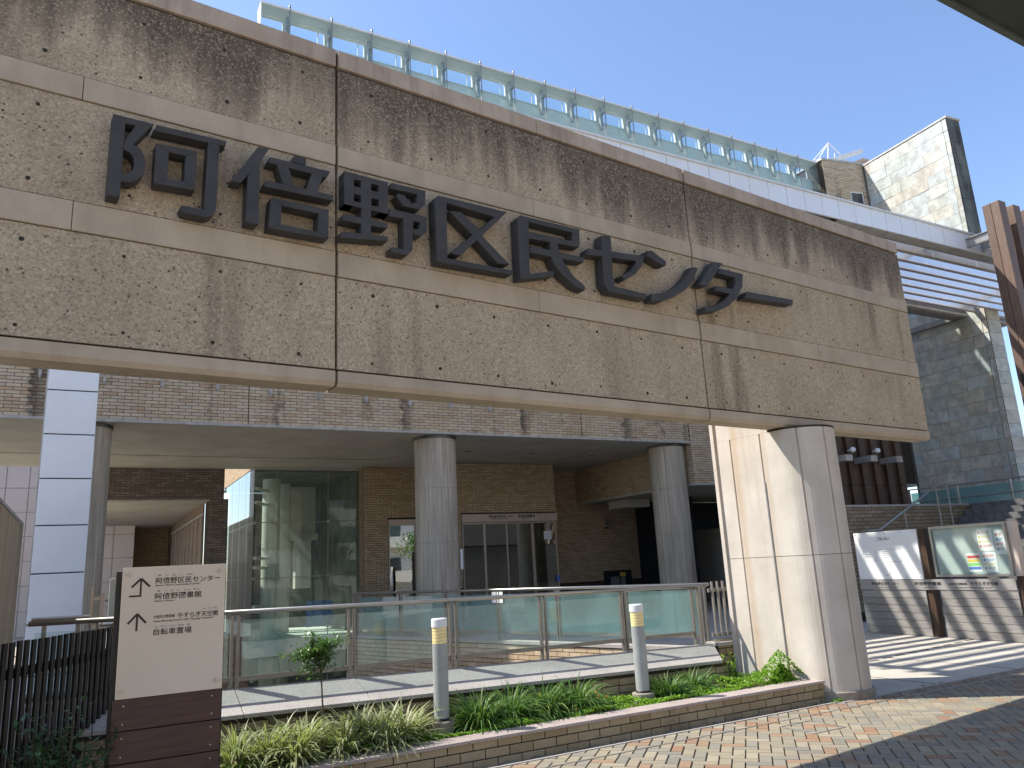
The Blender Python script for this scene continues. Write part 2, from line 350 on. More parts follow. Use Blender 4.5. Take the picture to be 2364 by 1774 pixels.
# ---------------------------------------------------------------- mesh helpers
class MB:
    def __init__(s): s.v = []; s.f = []; s.r = []; s.mi = []; s.cur = 0; s.T = None; s.rv = 0.; s.e = None
    def _add(s, vs, fs):
        b = len(s.v)
        for p in vs:
            p = Vector(p)
            if s.T is not None: p = s.T @ p
            s.v.append(tuple(p))
        for f in fs: s.f.append(tuple(b + i for i in f)); s.r.append(s.rv); s.mi.append(s.cur)
        return s
    def box(s, x0, x1, y0, y1, z0, z1):
        return s._add([(x0, y0, z0), (x1, y0, z0), (x1, y1, z0), (x0, y1, z0), (x0, y0, z1), (x1, y0, z1), (x1, y1, z1), (x0, y1, z1)],
                      [(0, 3, 2, 1), (4, 5, 6, 7), (0, 1, 5, 4), (1, 2, 6, 5), (2, 3, 7, 6), (3, 0, 4, 7)])
    def hexa(s, p): return s._add(p, [(0, 3, 2, 1), (4, 5, 6, 7), (0, 1, 5, 4), (1, 2, 6, 5), (2, 3, 7, 6), (3, 0, 4, 7)])
    def quad(s, a, b, c, d): return s._add([a, b, c, d], [(0, 1, 2, 3)])
    def prism(s, poly, z0, z1):
        n = len(poly)
        ar = sum(poly[i][0] * poly[(i + 1) % n][1] - poly[(i + 1) % n][0] * poly[i][1] for i in range(n))
        if ar < 0: poly = poly[::-1]
        vs = [(x, y, z0) for x, y in poly] + [(x, y, z1) for x, y in poly]
        return s._add(vs, [tuple(range(n))[::-1], tuple(range(n, 2 * n))] + [(i, (i + 1) % n, n + (i + 1) % n, n + i) for i in range(n)])
    def tube(s, a, b, r, n=10, r2=None, cap=True):
        a, b = Vector(a), Vector(b); d = (b - a).normalized(); r2 = r if r2 is None else r2
        q = d.to_track_quat('Z', 'Y'); vs = []
        for P, rr in ((a, r), (b, r2)):
            for k in range(n):
                t = 2 * math.pi * k / n; vs.append(P + q @ Vector((rr * math.cos(t), rr * math.sin(t), 0)))
        fs = [(k, (k + 1) % n, n + (k + 1) % n, n + k) for k in range(n)]
        if cap: fs += [tuple(range(n))[::-1], tuple(range(n, 2 * n))]
        return s._add(vs, fs)
    def path(s, pts, r, n=8):
        for a, b in zip(pts, pts[1:]): s.tube(a, b, r, n)
        return s
    def lathe(s, c, prof, n=20):
        vs = []; fs = []
        for r, z in prof:
            for k in range(n):
                t = 2 * math.pi * k / n; vs.append((c[0] + r * math.cos(t), c[1] + r * math.sin(t), c[2] + z))
        for j in range(len(prof) - 1):
            for k in range(n): fs.append((j * n + k, j * n + (k + 1) % n, (j + 1) * n + (k + 1) % n, (j + 1) * n + k))
        fs.append(tuple(range(n))[::-1]); fs.append(tuple((len(prof) - 1) * n + k for k in range(n)))
        return s._add(vs, fs)
    def beam(s, a, b, w, h):
        a, b = Vector(a), Vector(b); d = b - a; x = d.normalized(); y = Vector((-x.y, x.x, 0))
        if y.length < 1e-4: y = Vector((0, 1, 0))
        y.normalize(); z = x.cross(y)
        vs = [P + y * sy * w / 2 + z * sz * h / 2 for P in (a, b) for sy, sz in ((-1, -1), (1, -1), (1, 1), (-1, 1))]
        return s._add(vs, [(0, 1, 2, 3)[::-1], (4, 5, 6, 7), (0, 1, 5, 4), (1, 2, 6, 5), (2, 3, 7, 6), (3, 0, 4, 7)])
    def mesh(s, name, mats, smooth=False, inv=None):
        m = bpy.data.meshes.new(name)
        vs = s.v if inv is None else [tuple(inv @ Vector(p)) for p in s.v]
        m.from_pydata(vs, [], s.f)
        for x in (mats if isinstance(mats, (list, tuple)) else [mats]): m.materials.append(x)
        if any(s.mi): m.polygons.foreach_set('material_index', s.mi)
        if any(s.r): m.attributes.new('rnd', 'FLOAT', 'FACE').data.foreach_set('value', s.r)
        if s.e: m.attributes.new('edge', 'FLOAT', 'POINT').data.foreach_set('value', s.e)
        if smooth: m.polygons.foreach_set('use_smooth', [True] * len(s.f))
        m.update(); return m
    def build(s, name, mats, parent=None, smooth=False, kind=None, label=None, bevel=0):
        inv = parent.matrix_basis.inverted() if parent is not None and parent.type == 'EMPTY' else None
        o = bpy.data.objects.new(name, s.mesh(name, mats, smooth, inv)); COL.objects.link(o)
        if parent is not None: o.parent = parent
        if kind: o['kind'] = kind
        if label: o['label'] = label
        if bevel:
            bv = o.modifiers.new('bevel', 'BEVEL'); bv.width = bevel; bv.segments = 2; bv.limit_method = 'ANGLE'; bv.harden_normals = False
        if smooth == 'auto': pass
        INV[o.name] = inv
        return o
INV = {}
def sub(mb, name, mats, part, **kw):            # a sub-part: child of a part mesh, in the same frame
    o = mb.build(name, mats, None, **kw); inv = INV.get(part.name)
    if inv is not None: o.data.transform(inv)
    o.parent = part; INV[o.name] = inv
    return o
def thing(name, label, cat, loc=(0, 0, 0), rz=0, group=None):
    o = bpy.data.objects.new(name, None); COL.objects.link(o); o.empty_display_size = .2
    o.matrix_basis = Matrix.Translation(loc) @ Matrix.Rotation(rz, 4, 'Z')
    o['label'] = label; o['category'] = cat
    if group: o['group'] = group
    return o
def tag(o, label, cat, group=None):
    o['label'] = label; o['category'] = cat
    if group: o['group'] = group
    return o
def dup(root, delta=None, mat=None, label=None):
    r = root.copy(); COL.objects.link(r)
    r.matrix_basis = mat if mat is not None else Matrix.Translation(delta) @ root.matrix_basis
    if label: r['label'] = label
    for ch in list(root.children):
        c = ch.copy(); COL.objects.link(c); c.parent = r; INV[c.name] = INV.get(ch.name)
        for g in list(ch.children):
            d = g.copy(); COL.objects.link(d); d.parent = c
    return r
def place(me, name, W, parent):                 # shared mesh at world matrix W under parent empty
    o = bpy.data.objects.new(name, me); COL.objects.link(o)
    o.parent = parent
    pm = parent.matrix_basis.inverted() if parent.type == 'EMPTY' else Matrix()
    o.matrix_basis = pm @ W
    return o
def text(body, size, org, xd, mat, name, parent, align='LEFT', off=.012, width=None, depth=.0015):
    c = bpy.data.curves.new('t', 'FONT'); c.body = body; c.size = size; c.align_x = align; c.offset = off * size
    c.extrude = depth; c.resolution_u = 3
    o = bpy.data.objects.new('t', c); COL.objects.link(o)
    dg = bpy.context.evaluated_depsgraph_get(); ev = o.evaluated_get(dg)
    me = bpy.data.meshes.new_from_object(ev); bpy.data.objects.remove(o)
    xs = [v.co.x for v in me.vertices]
    if not xs: return None
    if width:
        k = width / max(1e-6, max(xs) - min(xs)); me.transform(Matrix.Diagonal((k, 1, 1, 1)))
    x = Vector((*xd, 0)).normalized(); y = Vector((0, 0, 1)); z = x.cross(y)
    W = Matrix(((x.x, y.x, z.x, org[0]), (x.y, y.y, z.y, org[1]), (x.z, y.z, z.z, org[2]), (0, 0, 0, 1)))
    if parent is not None and parent.type == 'EMPTY': W = parent.matrix_basis.inverted() @ W
    elif parent is not None and INV.get(parent.name) is not None: W = INV[parent.name] @ W
    me.transform(W); me.materials.clear(); me.materials.append(mat)
    o = bpy.data.objects.new(name, me); COL.objects.link(o); o.parent = parent
    return o

class Bricks:                                   # collects the bricks of one thing, nearest visible ones become parts of their own
    def __init__(s, root, mat, bl=.21, bh=.06, j=.01, proud=.010, name='brick'):
        s.root, s.mat, s.bl, s.bh, s.j, s.proud, s.name = root, mat, bl, bh, j, proud, name; s.items = []
    def wall(s, org, xd, length, z0, z1, holes=(), full=None, flat=0, slope=0., mat=None):
        x = Vector((*xd, 0)).normalized(); n = Vector((x.y, -x.x, 0)); row = 0; z = z0
        while z < z1 - .008:
            h = min(s.bh, z1 - z)
            st = -(s.bl + s.j) * (.5 if row % 2 else 0) - rng.random() * .004
            while st < length:
                a, b = max(0, st), min(length, st + s.bl)
                segs = [(a, b)]
                for (h0, h1, g0, g1) in holes:
                    if z + h > g0 and z < g1:
                        ns = []
                        for (p, q) in segs:
                            if q <= h0 or p >= h1: ns.append((p, q))
                            else:
                                if p < h0: ns.append((p, h0 - s.j))
                                if q > h1: ns.append((h1 + s.j, q))
                        segs = ns
                for p, q in segs:
                    if q - p > .03:
                        zz = z + slope * (p + q) / 2
                        c = Vector((org[0], org[1], 0)) + x * ((p + q) / 2) + Vector((0, 0, zz + h / 2))
                        s.items.append((c, x, n, q - p, h, s.proud + rng.uniform(-.002, .002)))
                st += s.bl + s.j
            z += s.bh + s.j; row += 1
    def finish(s, n=300, label=None):
        vis = [it for it in s.items if in_view(it[0])]
        vis.sort(key=lambda it: (it[0] - EYE).length / max(.2, abs((it[0] - EYE).normalized().dot(it[2]))) ** .5)
        ind = set(id(it) for it in vis[:n])
        me = MB()
        me._add([(-.5, 0, -.5), (.5, 0, -.5), (.5, 1, -.5), (-.5, 1, -.5), (-.5, 0, .5), (.5, 0, .5), (.5, 1, .5), (-.5, 1, .5)],
                [(0, 3, 2, 1), (4, 5, 6, 7), (0, 1, 5, 4), (1, 2, 6, 5), (3, 0, 4, 7)])
        sm = me.mesh(s.name, s.mat); rest = MB()
        for it in s.items:
            c, x, nn, L, h, pr = it; y = -nn
            if id(it) in ind:
                W = Matrix(((x.x * L, y.x * (pr + .004), 0, c.x + nn.x * pr), (x.y * L, y.y * (pr + .004), 0, c.y + nn.y * pr), (0, 0, h, c.z), (0, 0, 0, 1)))
                place(sm, s.name, W, s.root)
            else:
                rest.rv = rng.random()
                P = [c + x * (sx * L / 2) + nn * t + Vector((0, 0, sz * h / 2)) for sz in (-1, 1) for sx, t in ((-1, pr), (1, pr), (1, -.004), (-1, -.004))]
                rest._add(P, [(0, 3, 2, 1), (4, 5, 6, 7), (0, 1, 5, 4), (1, 2, 6, 5), (3, 0, 4, 7)])
        if rest.f: rest.build(s.name + '_rows', s.mat, s.root, kind='stuff')
def struct(mb, name, mats, **kw):
    o = mb.build(name, mats, kind='structure', **kw); return o

# ================================================================ SETTING: ground sheets
g = MB(); g.box(-250, 250, -250, 250, -3.5, -3.2); struct(g, 'ground', MT['slab'])
g = MB(); g.box(-120, 160, -120, 6.0, -3.2, -.030); struct(g, 'walkway', MT['sand'])
g = MB(); g.box(-119, 159, -119, 2.9, -.029, -.004); g.box(-119, 1.2, 2.9, 5.9, -.029, -.004); g.box(12.4, 159, 2.9, 5.9, -.029, -.004); struct(g, 'street_paving', MT['street'])
g = MB(); g.box(-120, .2, 6.0, 60, -3.19, -.034); g.box(.2, 7.0, 6.0, 7.45, -3.19, -.034)
struct(g, 'planting_ground', MT['slab'])
# plaza and terrace: everything right of the sunken court
g = MB(); g.prism([(6.95, 7.46), (4.5, 14.8), (7.4, 23.6), (7.4, 60), (160, 60), (160, 7.46)], -3.18, 0.)
g.prism([(7.56, 5.93), (160, 5.93), (160, 7.46), (6.95, 7.46), (7.0, 6.12), (7.56, 6.12)], -3.18, 0.)
plaza = struct(g, 'plaza_paving', MT['slab'])
g = MB()
for y in (7.2, 8.6, 10.0): g.box(7.4, 15, y, y + .008, .0, .0025)
for x in (8.6, 10.2, 11.8): g.box(x, x + .008, 5.95, 11.5, .0, .003)
sub(g, 'paving_joints', MT['joint'], plaza)
g = MB()
for k in range(12):
    cx, cy = 9.0 + k * .36, 7.55 + .10 * k * .5
    for q in range(5): g.box(cx + q * .045, cx + q * .045 + .028, cy, cy + .05, .0, .0035)
sub(g, 'drain_slots', MT['joint'], plaza)
# tiny kerb line between walkway and plaza, drain slots in the walkway
g = MB(); g.box(-2, 7.0, 5.955, 5.985, -.03, .006); g.box(7.0, 30, 5.905, 5.928, -.03, .006); struct(g, 'edging_strip', MT['graniteg'])
g = MB(); g.box(-2, 30, 5.69, 5.705, -.03, .0035); struct(g, 'slot_drain', MT['steeld'])

# herringbone pavers, laid at 45 degrees
pav = thing('brick_paving', 'herringbone paving of buff, grey and rust pavers along the planter', 'paving', (5, 5, 0)); del pav['category']; pav['kind'] = 'structure'
W_ = .1; j = .0035; tiles = []
c45 = math.cos(R(45)); O = Vector((3, 3))
for a in range(-110, 140):
    for b in range(-110, 140):
        k = (a - b) % 4
        if k == 0: dx, dy = 2, 1
        elif k == 3: dx, dy = 1, 2
        else: continue
        lx, ly = (a + dx / 2) * W_, (b + dy / 2) * W_
        x = O.x + (lx - ly) * c45; y = O.y + (lx + ly) * c45
        lim = 5.97 if x > 7.5 else 6.10
        if 1.0 < x < 12.5 and 2.6 < y < lim - .03 :
            if abs(x - 5.87) + 0 < .20 and abs(y - 5.33) < .20 and (abs(abs(x - 5.87) - .19) < .03 or abs(abs(y - 5.33) - .19) < .03): pass
            if in_view((x, y, 0), 60): tiles.append((x, y, dx, dy))
tiles.sort(key=lambda t: (Vector((t[0], t[1], 0)) - EYE).length)
pm = {}
for dx, dy in ((2, 1), (1, 2)):
    m = MB(); hx, hy = dx * W_ / 2 - j, dy * W_ / 2 - j; bv = .004
    m._add([(-hx, -hy, -.008), (hx, -hy, -.008), (hx, hy, -.008), (-hx, hy, -.008), (-hx + bv, -hy + bv, 0), (hx - bv, -hy + bv, 0), (hx - bv, hy - bv, 0), (-hx + bv, hy - bv, 0)],
           [(4, 5, 6, 7), (0, 1, 5, 4), (1, 2, 6, 5), (2, 3, 7, 6), (3, 0, 4, 7)])
    pm[(dx, dy)] = m.mesh('paver', MT['paver'])
rest = MB(); R45 = Matrix.Rotation(R(45), 4, 'Z')
for i, (x, y, dx, dy) in enumerate(tiles):
    T = Matrix.Translation((x, y, -.001 + rng.uniform(-.0012, .0012))) @ R45 @ Matrix.Rotation(rng.uniform(-.006, .006), 4, 'X')
    if i < 300: place(pm[(dx, dy)], 'paver', T, pav)
    else:
        hx, hy = dx * W_ / 2 - j, dy * W_ / 2 - j; bv = .004; rest.rv = rng.random(); rest.T = T
        rest._add([(-hx, -hy, -.008), (hx, -hy, -.008), (hx, hy, -.008), (-hx, hy, -.008), (-hx + bv, -hy + bv, 0), (hx - bv, -hy + bv, 0), (hx - bv, hy - bv, 0), (-hx + bv, hy - bv, 0)],
                  [(4, 5, 6, 7), (0, 1, 5, 4), (1, 2, 6, 5), (2, 3, 7, 6), (3, 0, 4, 7)])
rest.T = None; rest.build('paver_rows', MT['paver'], pav, kind='stuff')
mh = MB(); 
for q in range(4):
    a_ = [(5.67, 5.14), (6.06, 5.14), (6.06, 5.53), (5.67, 5.53)]; p, r_ = a_[q], a_[(q + 1) % 4]
    mh.beam((p[0], p[1], -.002), (r_[0], r_[1], -.002), .012, .012)
tag(mh.build('access_cover_frame', MT['steeld']), 'thin square metal frame of an access cover filled with pavers', 'access cover')

# ================================================================ PLANTER
pl = thing('planter_wall', 'low buff brick planter wall capped with pink granite beside the paving', 'wall', (3, 6.2, 0))
m = MB(); m.box(-1.2, 6.95, 6.112, 6.25, -.03, .178); m.build('mortar_core', MT['mortar'], pl)
B = Bricks(pl, MT['brickp'], .215, .066, .010, .012); B.wall((-1.2, 6.112), (1, 0), 8.15, -.028, .176); B.finish(300)
x = -1.2; 
cuts = [-1.2, -.3, .55, 1.35, 2.05, 2.80, 3.60, 4.35, 5.05, 5.70, 6.33, 6.965]
for a, b in zip(cuts, cuts[1:]):
    m = MB(); m.box(a + .002, b - .002, 6.078, 6.30, .180, .206); m.build('cap_stone', MT['granitep'], pl, bevel=.003)
m = MB(); m.prism([(-1.2, 6.30), (6.95, 6.30), (6.95, 6.55), (7.0, 7.3), (.0, 6.96), (-1.2, 6.96)], -.03, .135); tag(m.build('planter_soil', MT['soil']), 'dark planter soil under the plants', 'soil')
bpy.data.objects['planter_soil']['kind'] = 'stuff'

# wall behind the planter with its sloping granite top
gw = thing('granite_topped_wall', 'brick wall with wide sloping grey granite top under the glass railing', 'wall', (3, 7.2, 0))
def capz(x, back): return (.651 - .0210 * (x - 1.1)) if back else (.507 - .0179 * (x - 1.03))
m = MB(); m.hexa([(-.35, 6.95, -3.2), (6.45, 6.95, -3.2), (6.62, 7.40, -3.2), (-.35, 7.40, -3.2), (-.35, 6.95, capz(-.35, 0) - .035), (6.45, 6.95, capz(6.45, 0) - .035), (6.62, 7.40, capz(6.6, 1) - .035), (-.35, 7.40, capz(-.35, 1) - .035)])
m.build('wall_core', MT['mortar'], gw)
B = Bricks(gw, MT['brickp'], .21, .062, .010, .012)
for zr in range(7):
    B.wall((-.35, 6.95), (1, 0), 6.78, .47 - .072 * (zr + 1), .47 - .072 * (zr + 1) + .062, slope=-.0179)
B.finish(260)
cj = [-.35, .12, 1.20, 2.27, 3.38, 4.46, 5.52, 6.66]
for a, b in zip(cj, cj[1:]):
    last = b > 6.6; fb = b - .33 if last else b
    m = MB(); m.hexa([(a + .003, 6.90, capz(a, 0) - .032), (fb - .003, 6.90, capz(fb, 0) - .032), (b - .003, 7.40, capz(b, 1) - .032), (a + .003, 7.40, capz(a, 1) - .032),
                      (a + .003, 6.90, capz(a, 0)), (fb - .003, 6.90, capz(fb, 0)), (b - .003, 7.40, capz(b, 1)), (a + .003, 7.40, capz(a, 1))])
    m.build('coping_stone', MT['graniteg'], gw, bevel=.003)

# short brick return wall beside the pillar with a barred steel fence on it
rw = thing('short_brick_wall', 'short brick wall with pale stone top between railing and pillar', 'wall', (6.9, 7.3, 0))
m = MB(); m.box(6.665, 7.6, 7.322, 7.50, -3.2, .50); m.build('wall_core', MT['mortar'], rw)
B = Bricks(rw, MT['brickp'], .21, .07, .010, .012); B.wall((6.665, 7.322), (1, 0), .93, .0, .50); B.finish(60)
m = MB(); m.box(6.655, 7.61, 7.295, 7.52, .502, .545); m.build('cap_stone', MT['graniteg'], rw, bevel=.003)
bf = thing('barred_fence', 'short steel fence of vertical bars beside the pale pillar', 'fence', (6.9, 7.42, .545))
for i in range(9):
    xx = 6.735 + i * .088; m = MB(); m.box(xx, xx + .022, 7.40, 7.425, .60, 1.245); m.build('bar', MT['steeld'], bf)
for z in (.60, 1.12): m = MB(); m.box(6.70, 7.55, 7.427, 7.45, z, z + .045); m.build('rail', MT['steeld'], bf)
m = MB(); m.box(6.70, 7.55, 7.39, 7.44, .547, .575); m.build('base_plate', MT['steel'], bf)

# ================================================================ FRONT GLASS RAILING
def railing(name, label, pts, posts, tz, bz, foot, pane='grail'):
    (x0, y0), (x1, y1) = pts; A = Vector((x0, y0, 0)); D = Vector((x1 - x0, y1 - y0, 0)); L = D.length; D.normalize()
    rt = thing(name, label, 'railing', (x0, y0, foot(0)), 0)
    P = lambda s, z, o=0.: tuple(A + D * s + Vector((-D.y, D.x, 0)) * o + Vector((0, 0, z)))
    m = MB(); m.tube(P(-.02, tz(0)), P(L + .02, tz(L)), .021, 14); m.build('handrail', MT['steel'], rt, smooth=True)
    edges = [(None, posts[0][0])] + [(posts[i][1], posts[i + 1][0]) for i in range(len(posts) - 1)]
    for a, b in posts:
        for s in (a, b):
            m = MB(); m.T = Matrix.Translation(P(s, 0)) @ Matrix.Rotation(math.atan2(D.y, D.x), 4, 'Z'); m.box(-.011, .011, -.022, .022, foot(s) - .03, tz(s) - .03); m.T = None
            m.tube(P(s, tz(s) - .10), P(s, tz(s) - .02), .009, 8); m.build('post', MT['rail'], rt)
    for i, (a, b) in enumerate(edges):
        if a is None: a = 0
        if b - a < .1: continue
        m = MB(); p = [P(a + .03, bz(a) + .02, -.004), P(b - .03, bz(b) + .02, -.004), P(b - .03, bz(b) + .02, .004), P(a + .03, bz(a) + .02, .004),
                       P(a + .03, tz(a) - .07, -.004), P(b - .03, tz(b) - .07, -.004), P(b - .03, tz(b) - .07, .004), P(a + .03, tz(a) - .07, .004)]
        m.hexa(p); m.build('glass_panel', MT[pane], rt)
        m = MB(); m.beam(P(a - .02, bz(a)), P(b + .02, bz(b)), .022, .04); m.build('bottom_rail', MT['rail'], rt)
    return rt
fp = [(s + .35, s2 + .35) for s, s2 in [(.06, .115), (1.17, 1.225), (2.219, 2.273), (3.26, 3.327), (4.313, 4.372), (5.378, 5.426), (6.423, 6.52)]]
railing('glass_railing', 'front steel and glass railing along the sloping granite wall top', ((-.35, 7.43), (6.66, 7.43)), fp,
        lambda s: 1.303 - .0141 * s, lambda s: .735 - .0095 * s, lambda s: .66 - .019 * s)
# rear railing on the far side of the sunken court
sp = 1.20
railing('glass_railing', 'rear glass railing across the sunken court before the entrance', ((7.02, 7.80), (4.52, 14.85)), [(.05 + i * sp, .10 + i * sp) for i in range(7)],
        lambda s: 1.20, lambda s: .56, lambda s: .45, 'grear')
railing('glass_railing', 'far glass railing along the terrace edge towards the glass corner', ((4.56, 14.95), (7.3, 23.0)), [(.05 + i * sp, .10 + i * sp) for i in range(8)],
        lambda s: 1.20, lambda s: .22, lambda s: .02, 'grear')
ct = thing('court_retaining_wall', 'brick retaining wall of the sunken court under the rear railing', 'wall', (5.8, 11, -3.2))
a_, b_ = Vector((6.93, 7.5)), Vector((4.48, 14.8)); dd = (a_ - b_).normalized(); Lr = (a_ - b_).length
nn = Vector((dd.y, -dd.x)); o_ = b_ + nn * .02
m = MB(); m.prism([tuple(b_ - nn * .1), tuple(a_ - nn * .1), tuple(a_ + nn * .02), tuple(b_ + nn * .02)], -3.2, -.06) if False else None
# wall face looks towards the court (left): run it so that the normal points to -x
xd = (b_ - a_).normalized(); nrm = Vector((xd.y, -xd.x))
if nrm.x > 0: xd = -xd; start = b_
else: start = a_
nrm = Vector((xd.y, -xd.x))
m = MB(); m.prism([tuple(start - nrm * .10), tuple(start + xd * Lr - nrm * .10), tuple(start + xd * Lr + nrm * .03), tuple(start + nrm * .03)], -3.2, .405); m.build('wall_core', MT['mortar'], ct)
B = Bricks(ct, MT['brickw'], .21, .06, .010, .012); B.wall(tuple(start + nrm * .03), tuple(xd), Lr, -2.4, .40); B.finish(250)
m = MB(); m.prism([tuple(start - nrm * .12), tuple(start + xd * Lr - nrm * .12), tuple(start + xd * Lr + nrm * .06), tuple(start + nrm * .06)], .407, .45); m.build('cap_stone', MT['graniteg'], ct)

# ================================================================ BEAM WALL
BA = math.atan2(.1016, .9948)
bw = thing('concrete_sign_beam', 'huge weathered concrete beam wall carrying the raised characters', 'wall', (0, 0, 0), BA)
BT = Matrix.Rotation(BA, 4, 'Z')
F = 5.41; K = 5.65
def bb(x0, x1, z0, z1, proud=0., back=K): 
    m = MB(); m.T = BT; m.box(x0, x1, F - proud, back, z0, z1); return m
edges = [-9.2, -5.9, -2.0, 2.146, 6.298, 10.747]
for pi_, (a, b) in enumerate(zip(edges, edges[1:])):
    a2, b2 = a + .011, b - (.011 if b < 10.7 else 0)
    m = MB(); m.T = BT; m.box(a2 + .01, b2 - .01, F + .03, K - .01, 2.96, 5.87); core = m.build('panel_core', MT['joint'], bw)
    m = bb(a2, b2, 2.95, 3.070, 0, K)
    mm = MB(); mm.T = BT
    mm._add([(a2, F + .025, 2.95), (b2, F + .025, 2.95), (b2, K, 2.95), (a2, K, 2.95), (a2, F, 2.985), (b2, F, 2.985), (b2, F, 3.068), (a2, F, 3.068), (b2, K, 3.068), (a2, K, 3.068)],
            [(0, 3, 2, 1), (0, 1, 5, 4), (4, 5, 6, 7), (7, 6, 8, 9), (1, 2, 8, 6, 5), (0, 4, 7, 9, 3), (2, 3, 9, 8)])
    mm.build('bottom_band', MT['band'], bw)
    for z0, z1 in ((3.086, 3.830), (4.052, 4.792), (4.982, 5.690)):
        bb(a2, b2, z0, z1, -.012).build('aggregate_panel', MT['agg'], bw)
    for z0, z1 in ((3.838, 4.044), (4.800, 4.974)):
        mid = (a2 + b2) / 2 + (.25 if pi_ == 2 else -.1)
        for p, q in ((a2, mid - .002), (mid + .002, b2)): bb(p, q, z0, z1, 0.).build('smooth_band', MT['band'], bw, bevel=.004)
    for p, q in ((a2, (a2 + b2) / 2 - .002), ((a2 + b2) / 2 + .002, b2)):
        mm = MB(); mm.T = BT; mm.hexa([(p, F - .004, 5.712), (q, F - .004, 5.712), (q, K, 5.712), (p, K, 5.712), (p, F - .004, 5.872), (q, F - .004, 5.872), (q, K, 5.895), (p, K, 5.895)])
        mm.build('coping', MT['cap'], bw, bevel=.006)
    # filled tie holes
    m = MB(); m.T = BT; n_ = int((b - a) / .62)
    for i in range(n_ + 1):
        for z in (3.17, 3.72, 4.16, 4.70, 5.10, 5.55):
            cx = a + .30 + i * (b - a - .6) / n_ + rng.uniform(-.02, .02); r = .011 + rng.random() * .006; zz = z + rng.uniform(-.015, .015)
            m.tube((cx, F + .0105, zz), (cx, F + .02, zz), r, 10)
    m.build('tie_hole_plug', MT['joint'], bw, kind='stuff')
m = MB(); m.T = BT; m.tube((2.14, F + .05, 5.86), (2.14, F + .05, 5.90), .02, 8); m.build('sealant_bead', MT['whitep'], bw)

